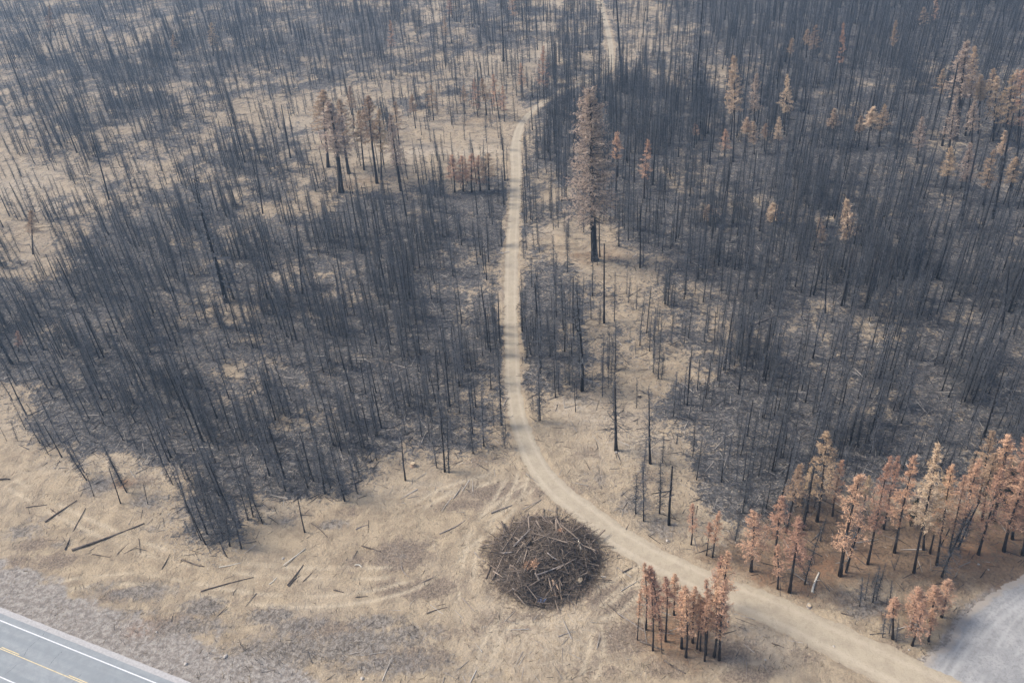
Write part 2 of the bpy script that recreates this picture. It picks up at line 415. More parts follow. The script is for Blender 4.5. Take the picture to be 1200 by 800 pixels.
def m_plain(name, c1, c2, scale=3.0, rough=.9, bump=.3, bd=.02, tint=0.0, stretch=(1, 1, 1), rnd=0.0):
    m, t, b = mat(name); k = N(t)
    tc = k.node('ShaderNodeTexCoord').outputs['Object']
    n = k.noise(scale, 5, .62, k.mapping(tc, stretch))
    f = k.step(.3, .7, n)
    if tint: f = k.math('ADD', k.math('MULTIPLY', f, 1 - tint), k.math('MULTIPLY', k.attr('tint'), tint), True)
    col = k.mix(f, c1, c2)
    if rnd:
        oi = k.node('ShaderNodeObjectInfo').outputs['Random']
        hs = k.node('ShaderNodeHueSaturation'); k.l(col, hs.inputs['Color'])
        k.l(k.math('ADD', k.math('MULTIPLY', oi, rnd), 1 - rnd / 2), hs.inputs['Value'])
        k.l(k.math('ADD', k.math('MULTIPLY', oi, rnd * .04), .5 - rnd * .02), hs.inputs['Hue'])
        col = hs.outputs[0]
    k.l(col, b.inputs['Base Color']); b.inputs['Roughness'].default_value = rough
    if bump: k.bump(n, bump, bd, b)
    return m
M_GROUND = m_ground(); M_TRACK = m_track(); M_GRAVEL = m_gravel(); M_ASPH = m_asphalt()
M_CHAR = m_plain('charred_bark', (.012, .012, .014), (.05, .046, .045), 2.5, .95, .6, .04, stretch=(3, 3, .8), rnd=.6)
M_TWIG = m_plain('scorched_twigs', (.026, .028, .032), (.20, .205, .215), 1.2, .95, 0, tint=.75, rnd=.5)
M_BARK = m_plain('part_charred_bark', (.018, .017, .018), (.075, .06, .052), 2.0, .95, .6, .05, stretch=(3, 3, .7), rnd=.4)
M_NEEDLE = m_plain('scorched_needles', (.38, .23, .145), (.74, .46, .305), 1.2, .9, 0, tint=.75, rnd=.4)
M_NEEDLE_TAN = m_plain('faded_needles', (.42, .30, .19), (.84, .63, .44), 1.2, .9, 0, tint=.75, rnd=.3)
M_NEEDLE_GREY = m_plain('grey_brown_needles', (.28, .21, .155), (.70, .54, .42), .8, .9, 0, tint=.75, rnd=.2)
M_NEEDLE_BROWN = m_plain('brown_needles', (.30, .205, .125), (.64, .46, .30), 1.0, .9, 0, tint=.75, rnd=.4)
M_GREEN = m_plain('surviving_needles', (.02, .028, .018), (.06, .07, .04), 1.0, .9, 0, tint=.7)
M_STICK = m_plain('slash_wood', (.05, .040, .032), (.46, .365, .285), 1.5, .95, 0, tint=.8)
M_LOGD = m_plain('dark_log_bark', (.07, .055, .045), (.22, .18, .145), 2.5, .95, .5, .03, rnd=.3)
M_LOGG = m_plain('grey_weathered_log', (.22, .19, .165), (.40, .35, .31), 3, .9, .4, .02, rnd=.2)
M_LOGW = m_plain('bare_pale_wood', (.62, .55, .43), (.80, .74, .62), 4, .8, .3, .02)
M_LOGO = m_plain('fresh_split_wood', (.42, .27, .17), (.62, .45, .31), 4, .85, .3, .02)
M_CUT = m_plain('sawn_end', (.50, .38, .24), (.66, .53, .36), 6, .85, 0)
M_WHITE = m_plain('white_road_paint', (.62, .63, .63), (.85, .85, .84), 5, .7, 0)
M_YEL = m_plain('yellow_road_paint', (.60, .47, .24), (.78, .66, .42), 4, .7, 0)
M_STRIP = m_plain('pale_shoulder_strip', (.40, .385, .37), (.52, .50, .475), 3, .9, .2, .02)
M_CRACK = m_plain('tar_crack', (.07, .08, .085), (.13, .14, .145), 6, .8, 0)
M_MOUND = m_plain('dark_slash_core', (.05, .042, .036), (.17, .14, .115), 2.2, 1, .8, .2)
M_ROCK = m_plain('pale_rock', (.36, .32, .27), (.58, .53, .46), 5, .9, .5, .03)
M_PLASTIC = m_plain('blue_white_plastic', (.25, .35, .70), (.85, .88, .95), 6, .4, 0)

# ------------------------------------------------------------------ the ground
def spaced(lo, hi, f):
    out = [lo]
    while out[-1] < hi: out.append(out[-1] + f(out[-1]))
    return np.array(out)
ys = spaced(45, 620, lambda y: .34 if y < 125 else (.34 + (y - 125) * .006))
ys = np.r_[-3000, -900, -250, -60, 0, 25, 38, ys, ys[-1] + np.array([20, 60, 150, 400, 1000, 2500, 5000])]
xh = spaced(0, 420, lambda x: .36 if x < 78 else (.36 + (x - 78) * .014))
xh = np.r_[xh, xh[-1] + np.array([30, 100, 300, 900, 2500, 5000])]
xs = np.r_[-xh[:0:-1], xh]
XX, YY = np.meshgrid(xs, ys)
gx, gy = XX.ravel(), YY.ravel()
detail = (np.abs(gx) < 420) & (gy > 30) & (gy < 640)
gz = np.zeros(len(gx)); gz[detail] = relief(gx[detail], gy[detail])
gz[detail] *= np.clip(1 - sstep(330, 420, np.abs(gx[detail])), 0, 1) * (1 - sstep(520, 620, gy[detail]))
D = dmap(gx, gy); td = np.full(len(gx), 99.0); td[detail] = line_dist(gx[detail], gy[detail], TRc)
jit = (fbm(gx, gy, 3, 3, 31) - .5)
ash = np.clip(D / 9.0, 0, 1) * sstep(-.2, 1.6, td + jit * 3)
ha = hw_across(gx, gy)
litter = spots(gx, gy, LITTER) * sstep(-.5, 1.5, td); orange = spots(gx, gy, ORANGE) * sstep(-.5, 1.5, td)
grey = spots(gx, gy, GREY) * sstep(0, 2, td); pale = spots(gx, gy, PALE)
gravel = (1 - sstep(4.0, 11.0, ha + jit * 8)) * (ha > -30)
nearp = (gx > 0) & (gy < 170) & (gy > 30)
dp = np.full(len(gx), 99.0); dd = line_dist(gx[nearp], gy[nearp], PUL, 2); dd[in_poly(gx[nearp], gy[nearp], PU)] = 0; dp[nearp] = dd
gravel = np.maximum(gravel, (1 - sstep(0, 2.0, dp)) * .8)
ash *= 1 - .8 * np.clip(spots(gx, gy, [q_ for q_ in PALE if q_[4] >= .8]), 0, 1)
scrape = spots(gx, gy, SCRAPE); marks = np.zeros(len(gx)); nm_ = (gy > 45) & (gy < 150) & (np.abs(gx) < 90)
for ml in MARKS:
    L_ = smooth_line([(a, b, 0) for a, b in ml], .5); d_ = np.gradient(L_[:, :2], axis=0); d_ /= np.linalg.norm(d_, axis=1)[:, None]; n_ = np.c_[-d_[:, 1], d_[:, 0]]
    for sg in (-1, 1):
        q_ = L_.copy(); q_[:, :2] += n_ * sg * .95
        marks[nm_] = np.maximum(marks[nm_], np.exp(-(line_dist(gx[nm_], gy[nm_], q_) / .34) ** 2))
marks *= sstep(.3, .55, fbm(gx, gy, 4, 3, 83))
gz -= marks * .05
ny, nx = XX.shape
idx = np.arange(ny * nx).reshape(ny, nx)
F = np.stack([idx[:-1, :-1], idx[:-1, 1:], idx[1:, 1:], idx[1:, :-1]], -1).reshape(-1, 4)
me = new_mesh('burnt_ground', np.c_[gx, gy, gz], F, [M_GROUND], smooth=True,
              attrs=dict(ash=ash, litter=litter, orange=orange, grey=grey, pale=pale, gravel=gravel, scrape=scrape, marks=marks))
link('burnt_ground', me, kind='structure')
def gz_at(x, y):
    """height of the built ground mesh (bilinear)"""
    x = np.atleast_1d(np.asarray(x, float)); y = np.atleast_1d(np.asarray(y, float))
    i = np.clip(np.searchsorted(xs, x) - 1, 0, nx - 2); j = np.clip(np.searchsorted(ys, y) - 1, 0, ny - 2)
    fx = (x - xs[i]) / (xs[i + 1] - xs[i]); fy = (y - ys[j]) / (ys[j + 1] - ys[j]); Z = gz.reshape(ny, nx)
    return (Z[j, i] * (1 - fx) + Z[j, i + 1] * fx) * (1 - fy) + (Z[j + 1, i] * (1 - fx) + Z[j + 1, i + 1] * fx) * fy
def gh(x, y): return float(gz_at(x, y)[0])

# dirt track: a ribbon draped on the ground with uneven edges
def ribbon(line, cols=9, lift=.03, edge=.4):
    d_ = np.gradient(line[:, :2], axis=0); d_ /= np.linalg.norm(d_, axis=1)[:, None]
    nrm = np.c_[-d_[:, 1], d_[:, 0]]
    V = []; A = []
    for c in range(cols):
        s_ = -1 + 2 * c / (cols - 1)
        off = line[:, 2] / 2 * s_
        if abs(s_) > .99: off = off + np.sign(s_) * (fbm(line[:, 0] * 1.0 + 50 * s_, line[:, 1], 1.8, 3, 51) - .45) * 2 * edge
        x = line[:, 0] + nrm[:, 0] * off; y = line[:, 1] + nrm[:, 1] * off
        z = gz_at(x, y) + lift * (1 if abs(s_) < .99 else -.6) 
        V.append(np.c_[x, y, z]); A.append(np.full(len(x), abs(s_)))
    V = np.stack(V, 1); n_, c_ = V.shape[:2]
    id_ = np.arange(n_ * c_).reshape(n_, c_)
    F_ = np.stack([id_[:-1, :-1], id_[:-1, 1:], id_[1:, 1:], id_[1:, :-1]], -1).reshape(-1, 4)
    return V.reshape(-1, 3), F_, np.stack(A, 1).ravel()
V, F, A = ribbon(TR, lift=.05)
link('dirt_track', new_mesh('dirt_track', V, F[:, ::-1].copy(), [M_TRACK], smooth=True, attrs={'across': A}), kind='structure')

# gravel pull-out: grid cells inside the outline, the rim following it
def pullout():
    lo, hi = PU.min(0), PU.max(0)
    gxs = np.arange(max(lo[0], 15), min(hi[0], 100), .32); gys = np.arange(max(lo[1], 40), min(hi[1], 130), .32)
    X, Y = np.meshgrid(gxs, gys); x = X.ravel(); y = Y.ravel()
    j = (fbm(x, y, 2.5, 3, 71) - .5) * 1.6
    dist = line_dist(x, y, PUL, 2); ins = in_poly(x, y, PU); sd = np.where(ins, dist, -dist) + j
    z = gz_at(x, y) + .035 - .05 * (1 - sstep(0, .5, sd)) + (fbm(x, y, 3, 3, 77) - .5) * .03
    ny_, nx_ = X.shape; id_ = np.arange(ny_ * nx_).reshape(ny_, nx_)
    F_ = np.stack([id_[:-1, :-1], id_[:-1, 1:], id_[1:, 1:], id_[1:, :-1]], -1).reshape(-1, 4)
    keep = (sd[F_] > -.3).all(1) & (hw_across(x, y)[F_] > 1.8).all(1)
    ru = np.zeros(len(x)); sel = sd > -1
    for q in range(15):
        L_ = smooth_line([(1062 + q * 17, 840, 0), (1098 + q * 15, 775, 0), (1150 + q * 12, 722, 0), (1225 + q * 10, 672 - q, 0)], .5)
        L_[:, 0] += np.sin(L_[:, 1] * .25 + q * 1.7) * .5
        ru[sel] = np.maximum(ru[sel], np.exp(-(line_dist(x[sel], y[sel], L_) / (.16 + .1 * (q % 3))) ** 2) * (.5 + .5 * ((q * 7) % 5) / 4))
    ru *= sstep(.3, .55, fbm(x, y, 5, 3, 87))
    return np.c_[x, y, z - ru * .03], F_[keep], 1 - sstep(0, 2.2, sd), ru
V, F, A, RU = pullout()
link('gravel_pullout', new_mesh('gravel_pullout', V, F, [M_GRAVEL], smooth=True, attrs={'edge': A, 'ruts': RU}), kind='structure')

# ------------------------------------------------------------------ highway
def strip(name, u0, u1, v0, v1, z, m_, parent=None, n=60, wob=0.0, **kw):
    u = np.linspace(u0, u1, n); V = []
    for i, a in enumerate(u):
        for vv in (v0, v1):
            x, y = hw(a, vv + (wob * math.sin(a * 1.7 + vv * 9) if wob else 0)); V.append((x, y, z))
    V = np.array(V); i = np.arange(n - 1) * 2
    F_ = np.stack([i, i + 2, i + 3, i + 1], -1)
    return link(name, new_mesh(name, V, F_, [m_]), parent, **kw)
road = strip('highway', -160, 160, -HW_W - 2.3, .95, .022, M_ASPH, kind='structure')
strip('shoulder_strip', -160, 160, .95, 1.75, .018, M_STRIP, road, wob=.02, n=400)
strip('edge_line', -160, 160, -.08, .09, .027, M_WHITE, road)
strip('edge_line', -160, 160, -HW_W - .08, -HW_W + .08, .027, M_WHITE, road)
u_of = lambda px, py: float((G(px, py) - HA) @ HU)
vc = -HW_W / 2
vs_ = hw_across(*G(50, 780.2))
strip('centre_line', -160, 160, vs_ - .07, vs_ + .05, .027, M_YEL, road)
ud = u_of(2, 758); per = u_of(81, 790.6) - ud; dl = u_of(22, 767) - ud
for q in range(-12, 13):
    strip('centre_dash', ud + per * q, ud + per * q + dl, vs_ + .16, vs_ + .30, .0275, M_YEL, road, n=2)
def crack(pts, wd=.05):
    V = []; F_ = []
    fine = []
    for (a, b) in zip(pts[:-1], pts[1:]):
        for t in np.linspace(0, 1, 7)[:-1]: fine.append(np.array(a) * (1 - t) + np.array(b) * t + rng.normal(0, .035, 2))
    fine.append(np.array(pts[-1]))
    for i, q in enumerate(fine):
        ww = wd * (.5 + rng.random()) * .5
        V += [(q[0] - ww, q[1] - ww * .3, .0262), (q[0] + ww, q[1] + ww * .3, .0262)]
        if i: F_.append((2 * i - 2, 2 * i - 1, 2 * i + 1, 2 * i))
    link('road_crack', new_mesh('road_crack', np.array(V), F_, [M_CRACK]), road)
for c in ([(57, 736), (46, 748), (33, 759), (28, 768)], [(73, 763), (63, 772), (57, 781)], [(20, 778), (10, 787), (2, 792)], [(95, 790), (84, 800)]):
    crack([G(*q) for q in c])

# ------------------------------------------------------------------ tree meshes
def rnd_dir(az, el): return np.array([math.cos(az) * math.cos(el), math.sin(az) * math.cos(el), math.sin(el)])
def trunk_mesh(name, h, r0, m_, r, sides=7, seg=7, sweep=.25, top=.07):
    mb = MB()
    t = np.linspace(0, 1, seg + 1); ph = r.random(2) * 6
    pts = np.c_[np.sin(t * 3 + ph[0]) * sweep * t, np.cos(t * 2.4 + ph[1]) * sweep * t, t * h]
    pts[:, :2] -= pts[0, :2]
    rad = r0 * ((1 - t) ** .75 * (1 - top) + top); rad[0] *= 1.3
    pts[0, 2] = -.25
    tube(mb, pts, rad, sides)
    me_ = mb.mesh(name, [m_], True)
    return me_, pts, mb
def curve_at(pts, z):
    return np.array([np.interp(z, pts[:, 2], pts[:, 0]), np.interp(z, pts[:, 2], pts[:, 1]), z])
def twig_set(mb, pts, h, r, n, z0=.15, lmax=1.3, rad=.016, sub=3, droop=.1, prof=None):
    for i in range(n):
        f = z0 + (1 - z0) * (r.random() ** .8) * .985
        L = lmax * (.25 + .75 * r.random()) * (prof(f) if prof else (1.15 - f * .85))
        az = r.random() * 6.283; el = r.normal(-.05, .3) + (.5 if f > .85 else 0)
        b = curve_at(pts, f * h); d1 = rnd_dir(az, el); mid = b + d1 * L * .55
        d2 = rnd_dir(az + r.normal(0, .3), el + r.normal(.1 - droop, .3)); tip = mid + d2 * L * .45
        q = rad * (.6 + .8 * r.random()) * (1.2 - f * .5)
        tube(mb, [b, mid, tip], [q, q * .7, q * .25], 3, a=r.random(), cap=False)
        for s_ in range(sub):
            t = .3 + .65 * r.random(); o = b + (mid - b) * min(1, t / .55) if t < .55 else mid + (tip - mid) * (t - .55) / .45
            dd_ = rnd_dir(az + r.choice([-1, 1]) * (.5 + r.random() * .5), el + r.normal(0, .4))
            tube(mb, [o, o + dd_ * L * (.2 + .25 * r.random())], [q * .55, q * .2], 3, a=r.random(), cap=False)
def tuft(mb, c, size, r, n=6, out=None, a=None):
    """a spray of needles: thin pointed blades"""
    a0 = r.random() if a is None else a
    d_ = r.normal(0, 1, (n, 3)); d_[:, 2] = d_[:, 2] * .8 + .1
    if out is not None: d_ += out * .9
    d_ /= np.linalg.norm(d_, axis=1)[:, None] + 1e-9
    s_ = np.cross(d_, r.normal(0, 1, (n, 3))); s_ /= np.linalg.norm(s_, axis=1)[:, None] + 1e-9
    L = size * (.6 + .8 * r.random((n, 1))); W = L * .12
    o = c + r.normal(0, size * .28, (n, 3))
    V = np.stack([o - s_ * W, o + s_ * W, o + d_ * L], 1).reshape(-1, 3)
    mb.add(V, np.arange(3 * n).reshape(-1, 3), np.clip(np.repeat(a0 + r.normal(0, .12, n), 3), 0, 1))
def crown_set(mb, tw, pts, h, r, nb=70, z0=.45, wmax=1.9, per=9, size=.32, shape='cone', upc=.0, gap=0.0):
    for i in range(nb):
        f = z0 + (1 - z0) * ((i + r.random()) / nb) * .99
        g = (f - z0) / (1 - z0)
        if shape == 'cone': prof = (1 - g) ** .85 * (.55 + .45 * min(1, g * 4)) + .04
        elif shape == 'round': prof = math.sin(math.pi * min(1, .12 + g * .88)) ** .6 * .9 + .1
        else: prof = (1 - g ** 2.2) * (.7 + .3 * min(1, g * 4)) + .12
        if r.random() < gap: continue
        L = wmax * prof * (.6 + .55 * r.random()); az = i * 2.4 + r.normal(0, .5)
        el = -.25 + .9 * g + r.normal(0, .15) + upc
        b = curve_at(pts, f * h); mid = b + rnd_dir(az, el) * L * .55; tip = mid + rnd_dir(az + r.normal(0, .2), el + .15) * L * .45
        q = .014 + .012 * L
        tube(tw, [b, mid, tip], [q, q * .7, q * .3], 3, a=r.random(), cap=False)
        out = rnd_dir(az, el); at = r.random()
        k_ = max(2, int(per * (.5 + L / wmax * .7)))
        for s_ in range(k_):
            t = .22 + .82 * (s_ + r.random()) / k_
            o = b + (mid - b) * t / .55 if t < .55 else mid + (tip - mid) * (t - .55) / .45
            sp = .12 * L * (1.1 - abs(t - .6))
            tuft(mb, o + r.normal(0, sp + .04, 3) * [1, 1, .55], size * (.7 + .6 * r.random()), r, 6, out, a=np.clip(at * .6 + r.random() * .4, 0, 1))

VAR = []          # burnt tree variants: (trunk mesh, branches mesh, height)
for i in range(9):
    r = np.random.default_rng(100 + i); h = 14.0
    sparse = i in (3, 7)
    tm, pts, tb = trunk_mesh('burnt_trunk', h, [.13, .12, .14, .17, .11, .12, .13, .19, .11][i], M_CHAR, r, 6, 6, sweep=[.1, .2, .08, .15, .3, .1, .2, .12, .35][i], top=.5 if i in (3, 7) else .07)
    if i in (4, 8):      # forked tops
        fz = [.55, .7][i == 8] * h; q0 = curve_at(pts, fz); tube(tb, [q0, q0 + [.35, .1, .8], q0 + [.5, .2, 3.2]], [.07, .06, .015], 4); tm = tb.mesh('burnt_trunk', [M_CHAR], True)
    mb = MB(); twig_set(mb, pts, h, r, 70 if sparse else [210, 180, 230, 60, 200, 240, 190, 60, 220][i], .06 if not sparse else .3, [1.7, 1.5, 2.0, 1.1, 1.6, 2.1, 1.5, 1.0, 1.8][i], .034, 4)
    bm_ = mb.mesh('burnt_branches', [M_TWIG])
    VAR.append((tm, bm_, h, tb, mb))

r = np.random.default_rng(222); tm, pts, tb = trunk_mesh('burnt_trunk', 14.0, .17, M_CHAR, r, 7, 7, .12)
mb = MB(); twig_set(mb, pts, 14.0, r, 130, .16, 3.3, .03, 4, droop=-.15, prof=lambda f: 1.15 - f * .95)
VAR.append((tm, mb.mesh('burnt_branches', [M_TWIG]), 14.0, tb, mb))
SC = {}           # scorched variants by kind
def scorch(kind, i, m_need, h, r0, **kw):
    r = np.random.default_rng(300 + i * 7 + len(kind) * 31)
    tm, pts, tb = trunk_mesh('scorched_trunk', h, r0, M_BARK, r, 8, 8, .25)
    cr = MB(); tw = MB(); crown_set(cr, tw, pts, h, r, **kw)
    twig_set(tw, pts, h, r, 60, .12, kw.get('wmax', 1.8) * .75, .016, 3)
    SC.setdefault(kind, []).append((tm, cr.mesh('scorched_crown', [m_need]), tw.mesh('scorched_branches', [M_TWIG]), h))
for i in range(4): scorch('orange', i, M_NEEDLE, 15, .16, nb=74, z0=[.30, .38, .26, .34][i], wmax=[2.1, 1.8, 2.3, 1.9][i], per=17, size=.21, shape='cone', gap=.25)
for i in range(3): scorch('slim', i, M_NEEDLE, 10, .10, nb=44, z0=[.45, .55, .38][i], wmax=[.85, .75, 1.0][i], per=12, size=.17, shape='cone', gap=.25)
for i in range(3): scorch('tan', i, M_NEEDLE_TAN, 15, .15, nb=64, z0=[.4, .5, .6][i], wmax=[2.0, 1.7, 1.6][i], per=20, size=.23, shape='cone', gap=.08)
for i in range(3): scorch('brown', i, M_NEEDLE_BROWN, 16, .17, nb=64, z0=[.42, .35, .5][i], wmax=[2.1, 2.4, 2.0][i], per=18, size=.23, shape='cone', gap=.12)
for i in range(2): scorch('greyish', i, M_NEEDLE_GREY, 18, .26, nb=110, z0=[.35, .45][i], wmax=[2.6, 2.4][i], per=13, size=.27, shape='cone', gap=.1)
for i in range(2): scorch('bushy', i, M_NEEDLE_TAN, 6, .09, nb=70, z0=.12, wmax=1.5, per=7, size=.3, shape='cone')
for i in range(2): scorch('green', i, M_GREEN, 7, .10, nb=70, z0=.15, wmax=1.5, per=8, size=.3, shape='cone')

def solve_top(b, tx, ty):
    """height and sideways lean of a tree standing at b whose top shows at (tx, ty)"""
    dv = FW * FPX + RT * (tx - 600) + UP * (400 - ty)
    # the ray meets the plane through b that faces the camera
    nrm = np.array([b[0], b[1]]) / np.linalg.norm(b)
    t = (b @ nrm) / (dv[:2] @ nrm)
    q = dv * t; z = CAM_H + q[2]
    return z, q[0] - b[0], q[1] - b[1]

def place_tree(name, parts, b, h, rz, lean=(0, 0), width=1.0, label='', group=None, cat='tree'):
    """an Empty at the base of the tree that parents its trunk, branches and crown"""
    base_h = parts['h']
    e = bpy.data.objects.new(name, None); C.objects.link(e); e.empty_display_size = .5
    s = h / base_h
    lx = max(-.35, min(.35, lean[0] / max(h, 1))); ly = max(-.35, min(.35, lean[1] / max(h, 1)))
    rot = Vector((0, 0, 1)).rotation_difference(Vector((lx, ly, 1)).normalized()).to_matrix().to_4x4() @ Matrix.Rotation(rz, 4, 'Z')
    e.matrix_world = Matrix.Translation((b[0], b[1], gh(b[0], b[1]))) @ rot @ Matrix.Diagonal((s * width, s * width, s, 1))
    e['label'] = label; e['category'] = cat
    if group: e['group'] = group
    for k_, me_ in parts.items():
        if k_ == 'h': continue
        o = bpy.data.objects.new(k_, me_); C.objects.link(o); o.parent = e
        if k_ == 'branches': o['kind'] = 'stuff'
    return e
def burnt_parts(i): return {'trunk': VAR[i][0], 'branches': VAR[i][1], 'h': VAR[i][2]}
def sc_parts(kind, i):
    v = SC[kind][i % len(SC[kind])]; return {'trunk': v[0], 'crown': v[1], 'branches': v[2], 'h': v[3]}


